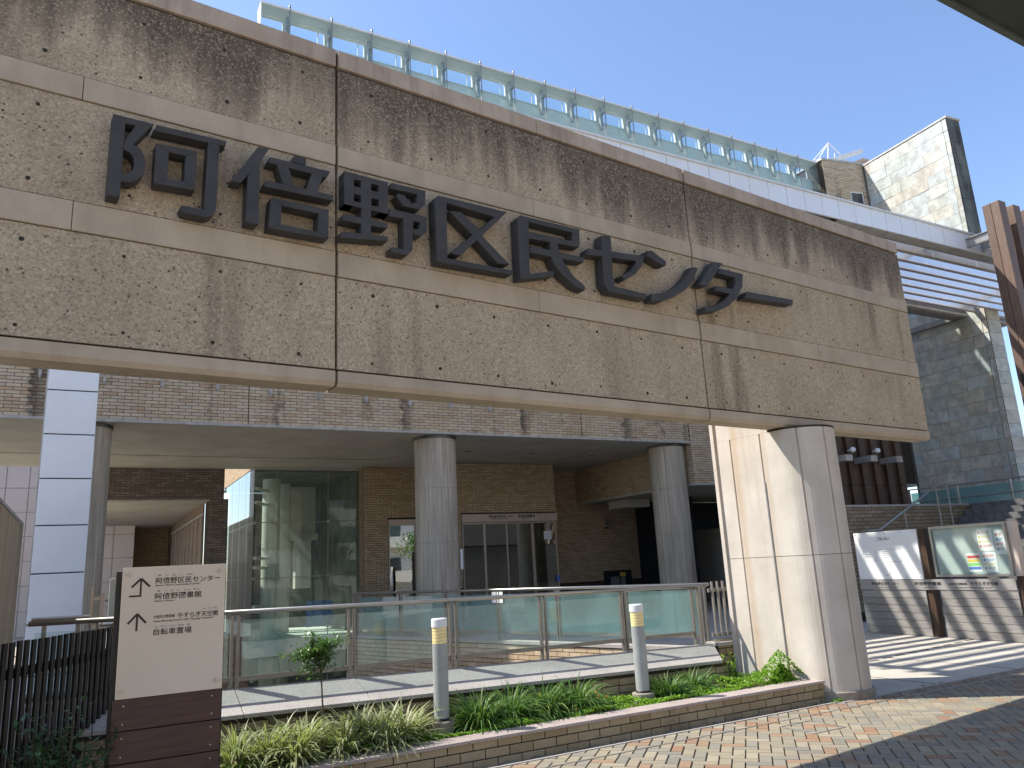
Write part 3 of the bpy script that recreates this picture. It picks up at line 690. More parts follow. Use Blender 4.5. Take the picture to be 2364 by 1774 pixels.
# ---- raised characters (front faces lie .13 m before the wall)
LET={'a':[[(0.503,4.674),(0.58,4.674),(0.579,4.073),(0.501,4.072)],[(0.505,4.674),(0.757,4.675),(0.734,4.63),(0.58,4.626)],[(0.757,4.675),(0.639,4.484),(0.581,4.444),(0.583,4.492),(0.645,4.63),(0.679,4.654)],[(0.578,4.469),(0.639,4.484),(0.684,4.464),(0.711,4.418),(0.722,4.356),(0.711,4.282),(0.678,4.227),(0.636,4.197),(0.576,4.192),(0.576,4.237),(0.615,4.257),(0.642,4.287),(0.652,4.331),(0.645,4.382),(0.618,4.419),(0.58,4.428)],[(0.779,4.676),(1.248,4.687),(1.242,4.642),(0.755,4.627)],[(1.122,4.64),(1.2,4.64),(1.194,4.146),(1.181,4.094),(1.135,4.059),(1.113,4.127)],[(0.962,4.109),(1.112,4.111),(1.152,4.166),(1.193,4.164),(1.191,4.121),(1.166,4.075),(1.13,4.055),(0.971,4.058),(0.955,4.09)],'R',[(0.779,4.536),(1.05,4.55),(1.047,4.243),(0.78,4.23)],[(0.865,4.489),(0.974,4.492),(0.974,4.294),(0.862,4.284)]],'bai':[[(1.475,4.706),(1.557,4.71),(1.493,4.585),(1.358,4.378),(1.289,4.377)],[(1.492,4.618),(1.494,4.079),(1.404,4.075),(1.405,4.44),(1.439,4.513)],[(1.749,4.709),(1.846,4.712),(1.842,4.655),(1.744,4.654)],[(1.566,4.647),(2.043,4.652),(2.013,4.592),(1.553,4.598)],[(1.616,4.613),(1.708,4.611),(1.759,4.434),(1.677,4.427)],[(1.893,4.608),(1.984,4.605),(1.932,4.438),(1.848,4.444)],[(1.542,4.45),(2.071,4.456),(2.065,4.408),(1.526,4.395)],'R',[(1.582,4.322),(2.031,4.322),(2.028,4.079),(1.567,4.07)],[(1.663,4.271),(1.948,4.27),(1.944,4.12),(1.659,4.119)]],'ya':['R4',[(2.156,4.687),(2.538,4.691),(2.529,4.4),(2.136,4.382)],[(2.238,4.637),(2.299,4.639),(2.298,4.577),(2.238,4.573)],[(2.388,4.634),(2.453,4.637),(2.453,4.576),(2.388,4.569)],[(2.238,4.509),(2.298,4.508),(2.297,4.446),(2.237,4.445)],[(2.387,4.509),(2.452,4.511),(2.451,4.451),(2.387,4.447)],[(2.304,4.441),(2.387,4.447),(2.384,4.153),(2.299,4.149)],[(2.153,4.317),(2.532,4.321),(2.527,4.272),(2.139,4.258)],[(2.142,4.165),(2.535,4.205),(2.531,4.163),(2.121,4.107)],[(2.571,4.692),(2.891,4.7),(2.886,4.652),(2.551,4.638)],[(2.629,4.61),(2.687,4.609),(2.75,4.547),(2.802,4.571),(2.809,4.662),(2.889,4.693),(2.884,4.569),(2.83,4.511),(2.677,4.507),(2.614,4.585)],[(2.558,4.459),(2.9,4.46),(2.857,4.397),(2.54,4.391)],[(2.84,4.442),(2.9,4.46),(2.892,4.322),(2.838,4.272),(2.769,4.275),(2.764,4.32),(2.818,4.332)],[(2.678,4.424),(2.769,4.423),(2.755,4.133),(2.706,4.075),(2.563,4.074),(2.561,4.117),(2.672,4.123)]],'ku':[[(2.972,4.646),(3.007,4.683),(3.089,4.681),(3.079,4.073),(2.977,4.066)],[(3.007,4.683),(3.723,4.692),(3.585,4.608),(3.557,4.615),(3.082,4.631)],[(3.581,4.611),(3.723,4.692),(3.444,4.407),(3.209,4.167),(3.113,4.172),(3.343,4.386)],[(3.111,4.563),(3.231,4.581),(3.41,4.459),(3.452,4.392),(3.721,4.18),(3.594,4.169),(3.334,4.392)],[(3.026,4.119),(3.746,4.13),(3.74,4.086),(2.977,4.066)]],'min':[[(3.832,4.655),(3.87,4.694),(3.96,4.693),(3.939,4.165),(3.961,4.093),(3.828,4.057)],[(3.87,4.694),(4.571,4.704),(4.561,4.651),(3.917,4.648)],[(4.48,4.663),(4.571,4.704),(4.558,4.523),(4.467,4.517)],[(3.95,4.553),(4.562,4.561),(4.553,4.513),(3.945,4.482)],[(3.956,4.411),(4.606,4.417),(4.59,4.363),(3.951,4.34)],[(3.831,4.098),(4.219,4.211),(4.219,4.16),(3.828,4.057)],[(4.196,4.521),(4.29,4.518),(4.299,4.426),(4.343,4.328),(4.459,4.198),(4.593,4.122),(4.582,4.076),(4.472,4.102),(4.331,4.184),(4.234,4.272),(4.197,4.371)]],'se':[[(4.847,4.698),(4.974,4.721),(4.956,4.313),(4.968,4.167),(4.883,4.126),(4.832,4.181)],[(4.863,4.15),(4.965,4.185),(5.402,4.173),(5.385,4.115),(4.893,4.114)],[(4.665,4.526),(5.42,4.593),(5.386,4.521),(4.636,4.456)],[(5.306,4.567),(5.42,4.593),(5.373,4.474),(5.275,4.37),(5.12,4.273),(5.072,4.311),(5.204,4.386),(5.289,4.487)]],'n':[[(5.471,4.658),(5.536,4.675),(5.737,4.587),(5.722,4.539),(5.67,4.535),(5.463,4.598)],[(6.131,4.604),(6.22,4.604),(6.137,4.463),(5.994,4.319),(5.806,4.209),(5.615,4.127),(5.463,4.109),(5.468,4.184),(5.602,4.215),(5.793,4.295),(5.937,4.389),(6.063,4.511)]],'ta':[[(6.488,4.729),(6.641,4.741),(6.492,4.577),(6.338,4.416),(6.205,4.406)],[(6.594,4.669),(6.976,4.67),(6.957,4.595),(6.54,4.606)],[(6.823,4.625),(6.976,4.67),(6.943,4.518),(6.838,4.374),(6.667,4.243),(6.478,4.154),(6.251,4.1),(6.256,4.165),(6.431,4.207),(6.586,4.283),(6.742,4.422),(6.819,4.519)],[(6.49,4.446),(6.807,4.453),(6.766,4.388),(6.454,4.385)]],'bar':[[(7.011,4.462),(7.858,4.497),(7.837,4.429),(6.953,4.378)]]}
CN = [('a', 'dark grey raised character nearest the left end of the concrete beam'), ('bai', 'dark grey raised character second from the left, ending at the first beam joint'),
      ('ya', 'dark grey raised character just right of the first beam joint'), ('ku', 'dark grey raised character like a box around an X'),
      ('min', 'dark grey raised character right of the boxed X with a sweeping tail'), ('se', 'dark grey raised character shaped like a cross with a hooked arm'),
      ('n', 'dark grey raised character of a short dash and a rising curve'), ('ta', 'dark grey raised character right of the second beam joint with a slanted left stroke'),
      ('bar', 'single dark grey horizontal bar character, last on the beam')]
for key, lab in CN:
    ch = MB(); ch.T = BT; items = LET[key]; i = 0; k = 0
    def strip(poly, off):
        n = len(poly); ar = sum(poly[q][0] * poly[(q + 1) % n][1] - poly[(q + 1) % n][0] * poly[q][1] for q in range(n))
        if ar < 0: poly = poly[::-1]
        f0 = F - .13 + off; b0 = F - .012 + off * .5
        vs = [(x, f0, z) for x, z in poly] + [(x, b0, z) for x, z in poly]
        ch._add(vs, [tuple(range(n)), tuple(range(n, 2 * n))[::-1]] + [(q, n + q, n + (q + 1) % n, (q + 1) % n) for q in range(n)])
    while i < len(items):
        it = items[i]
        if it == 'R':
            o, q = items[i + 1], items[i + 2]
            for e in range(4): strip([o[e], o[(e + 1) % 4], q[(e + 1) % 4], q[e]], k * .0007); k += 1
            i += 3; continue
        if it == 'R4':
            o = items[i + 1]; ul, ur, ll, lr = items[i + 2:i + 6]
            xs = [o[0][0], (ul[0][0] + ul[3][0]) / 2, (ul[1][0] + ul[2][0]) / 2, (ur[0][0] + ur[3][0]) / 2, (ur[1][0] + ur[2][0]) / 2, o[1][0]]
            zt = o[0][1]; zb = o[2][1]
            for p, q in ((0, 1), (2, 3), (4, 5)): strip([(xs[p], zt), (xs[q], zt), (xs[q], zb), (xs[p], zb)], k * .0007); k += 1
            for z0, z1 in ((zt, ul[0][1]), (ul[2][1], ll[0][1]), (ll[2][1], zb)): strip([(xs[0], z0), (xs[5], z0), (xs[5], z1), (xs[0], z1)], k * .0007); k += 1
            i += 6; continue
        strip(it, k * .0007); k += 1; i += 1
    o = ch.build('sign_character', MT['letter'], bevel=.004); tag(o, lab, 'sign lettering', 'raised characters of the name on the beam')

# ================================================================ PILLAR
pr = thing('concrete_pillar', 'pale round-nosed concrete pillar carrying the beam end', 'pillar', (8.3, 6.3, 0), BA)
def stadium(r, back, grooves=True, e=0.):
    c = (7.944, 5.533); pts = []; half = r
    gy = [5.78, 6.22]; gw_ = .011; gd = .02
    left = [(c[0] - half, back + e)]
    if grooves:
        for y in sorted(gy, reverse=True): left += [(c[0] - half, y + gw_), (c[0] - half + gd, y + gw_ * .6), (c[0] - half + gd, y - gw_ * .6), (c[0] - half, y - gw_)]
    pts += left
    ga = [33, 79, 125]; a = 0
    angs = list(range(0, 181, 6))
    for q in angs:
        if grooves and any(abs(q - g_) < 4 for g_ in ga): continue
        pts.append((c[0] - half * math.cos(R(q)), c[1] - half * math.sin(R(q)), q))
    if grooves:
        for g_ in ga:
            for dq, rr in ((-1.6, half), (-1.0, half - gd), (1.0, half - gd), (1.6, half)):
                pts.append((c[0] - rr * math.cos(R(g_ + dq)), c[1] - rr * math.sin(R(g_ + dq)), g_ + dq))
        nose = sorted([p for p in pts if len(p) == 3], key=lambda p: p[2]); pts = [p for p in pts if len(p) == 2] + nose
    right = [(c[0] + half, y) for y in ()] + [(c[0] + half, back + e)]
    return [(p[0], p[1]) for p in pts] + right
for z0, z1 in ((.085, 1.50), (1.506, 2.925)):
    m = MB(); m.T = BT; m.prism(stadium(.40, 6.49), z0, z1); m.build('shaft', MT['pillar'], pr)
m = MB(); m.T = BT; m.prism(stadium(.375, 6.47, False), .05, 2.92); m.build('groove_backing', MT['stain'], pr)
m = MB(); m.T = BT; m.prism(stadium(.43, 6.49, False), -.02, .085); m.build('plinth', MT['plinth'], pr, bevel=.01)
m = MB(); m.T = BT; m.prism(stadium(.405, 5.655, False), 2.926, 2.946); m.build('bearing_strip', MT['joint'], pr)
m = MB(); m.T = BT; m.box(7.546, 8.342, 5.665, 6.488, 2.927, 3.75); m.build('rear_shaft', MT['pillar'], pr)
m = MB(); m.T = BT; m.box(7.515, 7.543, 6.45, 6.50, .08, 3.75); m.build('corner_strip', MT['pillar'], pr)
m = MB(); m.T = BT; m.tube((7.540, 5.775, 0.2), (7.540, 5.775, 2.35), .010, 8); m.build('pipe', MT['steeld'], pr)

# ================================================================ BOLLARD LIGHTS
def bollard():
    b = thing('bollard_light', 'grey bollard light', 'bollard light', (0, 0, 0), 0, 'bollard lights in the planter')
    m = MB(); m.lathe((0, 0, 0), [(.108, -.10), (.112, .080), (.104, .088)], 18); m.build('concrete_foot', MT['plinth'], b)
    m = MB(); m.lathe((0, 0, 0), [(.072, .089), (.076, .098), (.070, .108)], 24); m.build('collar', MT['slatb'], b)
    m = MB(); m.lathe((0, 0, 0), [(.067, .108), (.067, .72)], 28); m.build('post', MT['boxgrey'], b, smooth=False)
    m = MB(); m.lathe((0, 0, 0), [(.065, .722), (.065, .80), (.0652, .82), (.065, .86)], 28); ln = m.build('lens', MT['lens'], b)
    m = MB()
    for z in (.745, .772, .799, .826): m.lathe((0, 0, 0), [(.0655, z), (.0668, z + .004), (.0655, z + .008)], 28)
    sub(m, 'louvre_ring', MT['lensring'], ln)
    m = MB(); m.lathe((0, 0, 0), [(.070, .860), (.071, .866), (.071, .925), (.066, .934), (.01, .937)], 28); m.build('cap', MT['whitep'], b)
    return b
b1 = bollard(); b1.matrix_basis = Matrix.Translation((2.80, 6.62, .20)); b1['label'] = 'grey bollard light left of the dark grass clumps, nearer the sign post'
b2 = dup(b1, mat=Matrix.Translation((4.98, 6.62, .175)), label='grey bollard light standing in front of the railing, nearer the pillar')

# ================================================================ SIGN POST (totem)
to = thing('direction_sign', 'tall direction sign with beige panel of arrows above dark red-brown boards', 'sign', (.49, 5.36, -.03))
m = MB(); m.box(.168, .792, 5.325, 5.43, -.03, 1.640); m.build('post_body', MT['slatb'], to)
m = MB(); m.box(.198, .785, 5.296, 5.304, .915, 1.662); pn = m.build('sign_panel', MT['panel'], to, bevel=.002)
for i in range(6):
    z1 = .912 - i * .176; m = MB(); m.rv = rng.random(); m.box(.186, .782, 5.300, 5.324, max(-.03, z1 - .170), z1); bd = m.build('board', MT['woodt'], to, bevel=.002)
    m = MB()
    for xx in (.245, .73):
        for z in (z1 - .035, z1 - .135):
            if z > 0: m.tube((xx, 5.298, z), (xx, 5.302, z), .0045, 8)
    sub(m, 'screw', MT['steel'], bd)
for xx, z in ((.232, 1.622), (.748, 1.618), (.232, .955), (.748, .965)):
    m = MB(); m.tube((xx, 5.280, z), (xx, 5.300, z), .0085, 12); m.build('standoff_cap', MT['steel'], to)
def tt(body, x, z, size, w_, mat='print', off=.006):
    o = text(body, size, (x, 5.2945, z), (1, 0), MT[mat], 'lettering', None, width=w_, off=off, depth=.0005)
    if o: o.data.transform(INV[pn.name]); o.parent = pn
tt('阿倍野区民センター', .378, 1.562, .0395, .370); tt('あ　べ　の　く　みん', .392, 1.604, .011, .20, 'printbrown', .0)
tt('Abeno Ward Community Center', .379, 1.545, .0135, .255)
tt('阿倍野図書館', .377, 1.470, .0395, .265); tt('あ　べ　の　と　しょ　かん', .392, 1.512, .011, .24, 'printbrown', .0)
tt('Abeno Library', .378, 1.453, .0135, .115)
tt('大阪市立葬祭場', .379, 1.358, .019, .118); tt('やすらぎ天空館', .512, 1.352, .035, .234); tt('てん　くう　かん', .655, 1.392, .010, .085, 'printbrown', .0)
tt('Osaka Municipal Funeral Hall "Yasuragi Tenkukan"', .379, 1.335, .0135, .340)
tt('自転車置場', .377, 1.262, .0395, .213); tt('じ　てん　しゃ　おき　ば', .387, 1.304, .011, .195, 'printbrown', .0)
def bar2(mb, a, b, w_):
    A, Bq = Vector((a[0], 0, a[1])), Vector((b[0], 0, b[1])); d = (Bq - A).normalized(); q = Vector((-d.z, 0, d.x)) * w_ / 2
    ps = [A - q, Bq - q, Bq + q, A + q]; mb._add([(p.x, 5.2935, p.z) for p in ps] + [(p.x, 5.296, p.z) for p in ps], [(0, 1, 2, 3), (7, 6, 5, 4), (0, 4, 5, 1), (1, 5, 6, 2), (2, 6, 7, 3), (3, 7, 4, 0)])
m = MB()
bar2(m, (.301, 1.590), (.301, 1.497), .010); m.T = Matrix.Translation((0, .0003, 0)); bar2(m, (.240, 1.493), (.306, 1.493), .010)
m.T = Matrix.Translation((0, .0006, 0)); bar2(m, (.301, 1.594), (.251, 1.545), .012); m.T = Matrix.Translation((0, -.0003, 0)); bar2(m, (.301, 1.594), (.351, 1.545), .012)
sub(m, 'arrow', MT['printbrown'], pn); m = MB(); m.T = None; bar2(m, (.290, 1.384), (.290, 1.291), .011); m.T = Matrix.Translation((0, .0006, 0)); bar2(m, (.290, 1.389), (.241, 1.334), .012)
m.T = Matrix.Translation((0, -.0003, 0)); bar2(m, (.290, 1.389), (.340, 1.334), .012)
sub(m, 'arrow', MT['printbrown'], pn)

# ================================================================ LEFT: dark slat fence, rail, wall, pylon, cabinet
sf = thing('slat_fence', 'dark brown fence of upright slats in the left foreground', 'fence', (-.3, 6.2, 0))
A = Vector((-1.02, 4.76)); Bq = Vector((.235, 7.23)); D = (Bq - A); Ls = D.length; D.normalize(); n_ = int(Ls / .079)
ang = math.atan2(D.y, D.x)
for i in range(n_ + 1):
    p = A + D * (i * .079); z0 = .0 if p.y < 6.86 else capz(max(p.x, -.3), 0) + (.14 * (p.y - 6.9) / .5 if p.y > 6.9 else 0) + .01
    m = MB(); m.rv = rng.random(); m.T = Matrix.Translation((p.x, p.y, 0)) @ Matrix.Rotation(ang, 4, 'Z'); m.box(-.021, .021, -.008, .008, z0, 1.245 + rng.uniform(-.004, .004)); m.build('slat', MT['slatb'], sf)
for z in (1.02, .35):
    m = MB(); m.T = Matrix.Translation((A.x, A.y, 0)) @ Matrix.Rotation(ang, 4, 'Z'); m.box(-.02, Ls + .02 if z > .9 else Ls - .35, .018, .05, z, z + .06); m.build('rail', MT['slatb'], sf)
lw = thing('boarded_concrete_wall', 'tan concrete wall with upright board marks at the far left', 'wall', (-.95, 11, 0))
m = MB(); m.box(-1.25, -.86, 4.5, 13.5, -.03, .80); m.box(-1.25, -.865, 4.5, 13.5, .81, 2.50); m.build('wall_body', MT['tanwall'], lw)
m = MB(); m.box(-1.27, -.84, 4.5, 13.52, 2.503, 2.54); m.build('coping', MT['trim'], lw)
for i in range(16):
    y = 8.6 + i * .31; m = MB(); m.box(-.858, -.846, y, y + .285, .82, 2.495); m.build('board', MT['tanwall'], lw)
hr = thing('handrail', 'low steel handrail in front of the white pylon', 'handrail', (-.2, 10.6, 0))
m = MB(); m.tube((-.52, 11, 1.235), (.10, 11, 1.225), .021, 12); m.build('rail', MT['steel'], hr)
for xx in (-.41, -.06):
    m = MB(); m.box(xx, xx + .05, 10.99, 11.02, -.03, 1.22); m.build('post', MT['steeld'], hr)
gt = thing('steel_gate', 'grey steel gate panel behind the direction sign', 'gate', (.17, 10.2, 0))
m = MB(); m.box(.075, .095, 10, 10.03, -.03, 1.58); m.box(.17, .205, 10, 10.03, -.03, 1.50); m.box(.10, .165, 10.0, 10.025, 1.42, 1.46); m.box(.10, .165, 10, 10.025, 1.12, 1.16); m.build('frame', MT['bronze'], gt)
m = MB(); m.box(.10, .165, 10.01, 10.015, 1.17, 1.41); m.build('mesh_panel', MT['steeld'], gt)
m = MB(); m.box(.21, .7, 10.0, 10.02, 1.40, 1.425); m.box(.21, .7, 10.0, 10.02, 1.20, 1.215); m.box(.27, .29, 10, 10.02, .9, 1.42); m.build('side_rail', MT['steeld'], gt)
cb_ = thing('side_sign', 'narrow pale sign seen edge on beside the direction sign', 'sign', (.3, 8.6, 0))
m = MB(); m.box(.215, .305, 8.55, 8.62, 1.27, 1.635); m.build('sign_box', MT['board'], cb_, bevel=.006)
m = MB(); m.tube((.26, 8.585, -.03), (.26, 8.585, 1.27), .02, 10); m.tube((.27, 8.585, 1.635), (.27, 8.585, 1.665), .01, 8); m.build('post', MT['steel'], cb_)
m = MB(); m.tube((.17, 8.5, 1.215), (.42, 8.5, 1.225), .02, 12); m.tube((.17, 8.5, 1.215), (.155, 8.9, 1.24), .02, 12); 
o = m.build('bent_handrail', MT['steel']); tag(o, 'short bent steel handrail end beside the direction sign', 'handrail')
sl_ = MB(); sl_.box(-.84, -.1, 9.2, 9.5, -.03, .05); struct(sl_, 'light_kerb', MT['slab'])
py = thing('white_pylon', 'tall pylon clad in pale blue-white metal panels left of the entrance', 'pylon', (-.4, 15.2, 0))
zj = [-.03, .25, 1.04, 1.83, 2.605, 3.385, 4.14, 4.91, 5.68, 6.45, 7.2]
for a, b in zip(zj, zj[1:]):
    m = MB(); m.box(-.775, -.008, 15.0, 15.6, a + .010, b - .010); m.build('panel', MT['white'], py, bevel=.006)
m = MB(); m.box(-.76, -.02, 15.015, 15.585, -.03, 7.2); m.build('core', MT['slatb'], py)
m = MB(); m.box(-.80, -.777, 15.05, 15.5, .0, 7.2); m.build('edge_trim', MT['trim'], py)
pk = thing('mauve_panel_building', 'building clad in pale mauve panels seen under the overhang at far left', 'building', (-8, 35, 0))
m = MB(); m.box(-16, 1.5, 34.035, 40, -.03, 11); m.build('wall_body', MT['trim'], pk)
pw = MB(); pw.box(-.355, .355, 0, .05, -.435, .435); pme = pw.mesh('wall_panel', MT['pink'])
for i in range(24):
    for k in range(12):
        place(pme, 'wall_panel', Matrix.Translation((-16 + .37 + i * .735 - .03, 34.0, .42 + k * .894)), pk)

# ================================================================ CIVIC BUILDING
cv = thing('civic_building', 'long brick public building with columned entrance behind the concrete beam', 'building', (8, 20, 0))
V0 = 17.2
# fascia (brick band) with real bricks where seen, plain body above
m = MB(); m.box(-16, 15.42, V0, 24.0, 4.86, 13.0); m.box(15.42, 26, V0, 24.0, 3.64, 13.0); m.build('upper_wall', MT['mortar'], cv)
Bc = Bricks(cv, MT['brick'], .246, .059, .011, .014)
Bc.wall((-8, V0), (1, 0), 23.4, 4.862, 6.2); Bc.wall((15.43, V0), (1, 0), 9.6, 3.645, 6.2)
m = MB()
for z in range(40): pass
m.box(-16, 26, V0 - .008, V0 - .002, 6.2, 12.98); m.build('upper_brick_cladding', MT['brickfar'], cv)
m = MB(); m.box(-16, 15.42, V0 - .045, V0 + .10, 4.80, 4.855); m.box(15.40, 26, V0 - .045, V0 + .1, 3.58, 3.635); m.build('edge_trim', MT['trim'], cv)
m = MB(); m.box(-16, 4.2, V0 + .10, 24.04, 4.80, 4.858); m.box(4.2, 15.5, V0 + .10, 24.0, 4.80, 4.858); m.build('soffit', MT['soffit'], cv)
m = MB(); m.box(-16, 7.4, 21.6, 21.63, 4.795, 4.801); m.build('soffit_joint', MT['joint'], cv)
m = MB(); m.box(15.63, 26, V0 + .11, 23.45, 3.585, 3.635); m.build('low_soffit', MT['soffit'], cv)
m = MB()
for x, y in ((9.35, 19.63), (11.51, 19.71), (13.68, 19.75)): m.lathe((x, y, 4.792), [(.10, 0), (.10, .02)], 16)
m.build('downlight', MT['stain'], cv)
# vertical expansion joints and drain spouts
for x in (2.9, 11.6): m = MB(); m.box(x, x + .018, V0 - .018, V0, 4.86, 6.2); m.build('expansion_joint', MT['joint'], cv)
for x, z in ((-1.03, 5.69), (.09, 5.64), (1.16, 5.62), (2.25, 5.62), (3.36, 5.57), (4.45, 5.55), (5.55, 5.55), (6.64, 5.51), (7.73, 5.51), (8.8, 5.5), (14.3, 5.45)):
    m = MB(); m.box(x - .028, x + .028, V0 - .13, V0 - .012, z - .05, z + .07); m.tube((x, V0 - .1, z - .09), (x, V0 - .1, z - .06), .02, 8)
    m.tube((x - .03, V0 - .09, z + .09), (x - .03, V0 - .09, z + .2), .008, 6); m.tube((x + .03, V0 - .09, z + .09), (x + .03, V0 - .09, z + .2), .008, 6); m.build('drain_spout', MT['trim'], cv)
# columns
for cx in (-7.6, -.22, 7.52, 14.93):
    m = MB(); n = 40; zb, zt = -3.2, 4.76; r = .52
    for (z0, z1) in ((zb, 0.6), (.605, 2.2), (2.205, 3.5), (3.505, 4.72)): m.lathe((cx, 17.74, 0), [(r, z0), (r, z1)], n)
    mc = MB(); mc.lathe((cx, 17.74, 0), [(r + .02, 4.722), (r + .02, 4.798)], n); mc.build('column_collar', MT['slateside'], cv)
    m.build('column', MT['column'], cv, label='board-marked round concrete column of the entrance' )
m = MB(); m.box(7.93, 7.985, 17.30, 17.325, 1.55, 2.02); o = m.build('column_notice', MT['paper'], cv)
# ---- entrance walls
def wallbox(x0, x1, y0, y1, z0, z1, name='wall', mat='mortar'):
    m = MB(); m.box(x0, x1, y0, y1, z0, z1); return m.build(name, MT[mat], cv)
Bd = Bricks(cv, MT['brickw'], .243, .058, .012, .012)
wallbox(7.42, 8.20, 23.2, 23.5, 0, 4.8); wallbox(9.12, 9.6, 23.2, 23.5, 0, 4.8); wallbox(8.2, 9.12, 23.2, 23.5, 3.17, 4.8)
Bd.wall((7.42, 23.2), (1, 0), 2.2, 0.5, 4.79, holes=[(.78, 1.70, -1, 3.17)])
m = MB(); m.box(8.21, 9.11, 23.19, 23.26, 2.98, 3.165); m.build('window_head', MT['bronze'], cv)
m = MB(); m.box(8.20, 8.24, 23.2, 23.26, 0, 2.98); m.box(9.08, 9.12, 23.2, 23.26, 0, 2.98); wf = m.build('window_frame', MT['bronze'], cv)
m = MB(); m.box(8.24, 9.08, 23.235, 23.245, 0.02, 2.98); sub(m, 'pane', MT['gdoor'], wf)
wallbox(9.6, 10.08, 21.87, 23.4, 0, 4.8); wallbox(10.08, 13.5, 21.87, 22.0, 3.2, 4.8)
Bd.wall((9.6, 21.87), (1, 0), 3.9, 1.0, 4.79, holes=[(.48, 3.91, -1, 3.19)])
Bd.wall((13.5, 21.87), (0, 1), 1.6, 1.0, 4.79); 
# return wall with the narrow side panel, recess wall
wallbox(13.49, 13.495, 21.9, 23.45, 3.1, 4.8)
wallbox(13.5, 20.5, 23.47, 23.7, 0, 4.8)
Bd.wall((13.5, 23.47), (1, 0), 4.6, .9, 4.79, holes=[(.02, .95, -1, 3.25)])
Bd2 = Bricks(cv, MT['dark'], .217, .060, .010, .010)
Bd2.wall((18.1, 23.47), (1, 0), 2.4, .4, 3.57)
# diagonal-seen brick side of the low part (faces the entrance)
wallbox(15.46, 15.6, V0 + .02, 23.45, 3.60, 4.8)
Bd.wall((15.418, 23.45), (0, -1), 6.25, 3.645, 4.79)
m = MB(); m.box(15.39, 15.62, V0 + .11, 23.45, 3.578, 3.637); m.build('edge_trim', MT['trim'], cv)
for yy in (17.9,): pass
Bd.finish(0); Bc.finish(300); Bd2.finish(0)
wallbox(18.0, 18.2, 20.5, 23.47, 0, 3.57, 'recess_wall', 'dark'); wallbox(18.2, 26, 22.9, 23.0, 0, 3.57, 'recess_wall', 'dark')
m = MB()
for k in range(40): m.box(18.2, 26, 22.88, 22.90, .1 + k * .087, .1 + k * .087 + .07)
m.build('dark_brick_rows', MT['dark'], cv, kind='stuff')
wallbox(15.9, 16.9, 21.2, 22.2, 3.3, 3.57, 'beam_drop', 'soffit')
# wall lamp and notice box on recess wall
m = MB(); m.box(16.60, 16.80, 23.32, 23.46, 2.86, 3.06); m.prism([(16.5, 23.2), (16.9, 23.2), (16.9, 23.45), (16.5, 23.45)], 2.72, 2.80); m.build('wall_lamp', MT['steeld'], cv)
m = MB(); m.box(16.35, 17.5, 23.35, 23.46, .60, 1.22); nb = m.build('notice_board', MT['dark'], cv)
m = MB(); m.box(16.55, 16.95, 23.34, 23.348, .7, 1.0); m.box(17.0, 17.2, 23.34, 23.348, .7, .98); sub(m, 'notice', MT['printg'], nb)
m = MB(); m.box(16.98, 17.22, 23.338, 23.347, 1.0, 1.14); sub(m, 'notice', MT['yellow'], nb)
m = MB()
for xx, z in ((14.95, 1.1), (14.95, .95), (17.62, 1.1)): m.box(xx, xx + .09, 23.44, 23.458, z, z + .12)
m.build('switch_plate', MT['steeld'], cv)
# doors
DV = 21.86
m = MB(); m.box(10.08, 13.50, DV - .10, DV + .15, 2.935, 3.185); dh = m.build('door_header', MT['bronze'], cv, bevel=.006)
def dtext(body, x, z, size, w_):
    o = text(body, size, (x, DV - .103, z), (1, 0), MT['print'], 'lettering', None, width=w_, off=.02)
    if o: o.data.transform(INV[dh.name]); o.parent = dh
dtext('阿倍野区民センター', 10.98, 3.06, .10, .90); dtext('Abeno Ward Community Center', 11.05, 3.015, .03, .62)
dtext('阿倍野図書館', 12.02, 3.06, .10, .62); dtext('Abeno Library', 12.18, 3.015, .03, .28)
for a, b in ((10.10, 10.86), (10.86, 11.66), (11.66, 12.60), (12.60, 13.48)):
    m = MB(); w2 = .035; yo = 0 if b < 12 or b > 13 else .04
    for p, q, z0, z1 in ((a, a + w2, 0, 2.93), (b - w2, b, 0, 2.93), (a + w2, b - w2, 0, .07), (a + w2, b - w2, 2.88, 2.93)): m.box(p + .002, q - .002, DV + yo, DV + yo + .05, z0, z1)
    d = m.build('door', MT['bronze'], cv); m = MB(); m.box(a + w2, b - w2, DV + yo + .02, DV + yo + .03, .07, 2.88); sub(m, 'pane', MT['gdoor'], d)
m = MB(); m.box(13.52, 14.42, 23.38, 23.46, 3.02, 3.24); m.box(13.52, 13.57, 23.38, 23.46, 0, 3.02); m.box(14.36, 14.42, 23.38, 23.46, 0, 3.02); d = m.build('side_door', MT['bronze'], cv)
m = MB(); m.box(13.57, 14.36, 23.41, 23.42, 0, 3.02); sub(m, 'pane', MT['gdoor'], d)
m = MB(); m.box(13.0, 13.28, DV - .008, DV - .004, 2.35, 2.62); m.build('door_notice', MT['paper'], cv)
m = MB(); m.box(13.38, 13.50, DV - .03, DV - .02, 1.0, 1.2); m.build('door_sticker', MT['blue'], cv)
# dim interior behind the doors and window
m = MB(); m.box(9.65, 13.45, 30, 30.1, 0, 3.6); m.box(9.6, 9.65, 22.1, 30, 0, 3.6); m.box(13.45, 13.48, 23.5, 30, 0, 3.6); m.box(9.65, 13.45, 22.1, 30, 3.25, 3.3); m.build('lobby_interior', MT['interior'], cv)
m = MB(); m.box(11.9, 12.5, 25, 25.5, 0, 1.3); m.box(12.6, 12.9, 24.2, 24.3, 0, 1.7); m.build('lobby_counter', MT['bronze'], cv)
m = MB(); m.box(7.5, 9.55, 25.9, 26, 0, 3.6); m.build('room_interior', MT['interior'], cv)
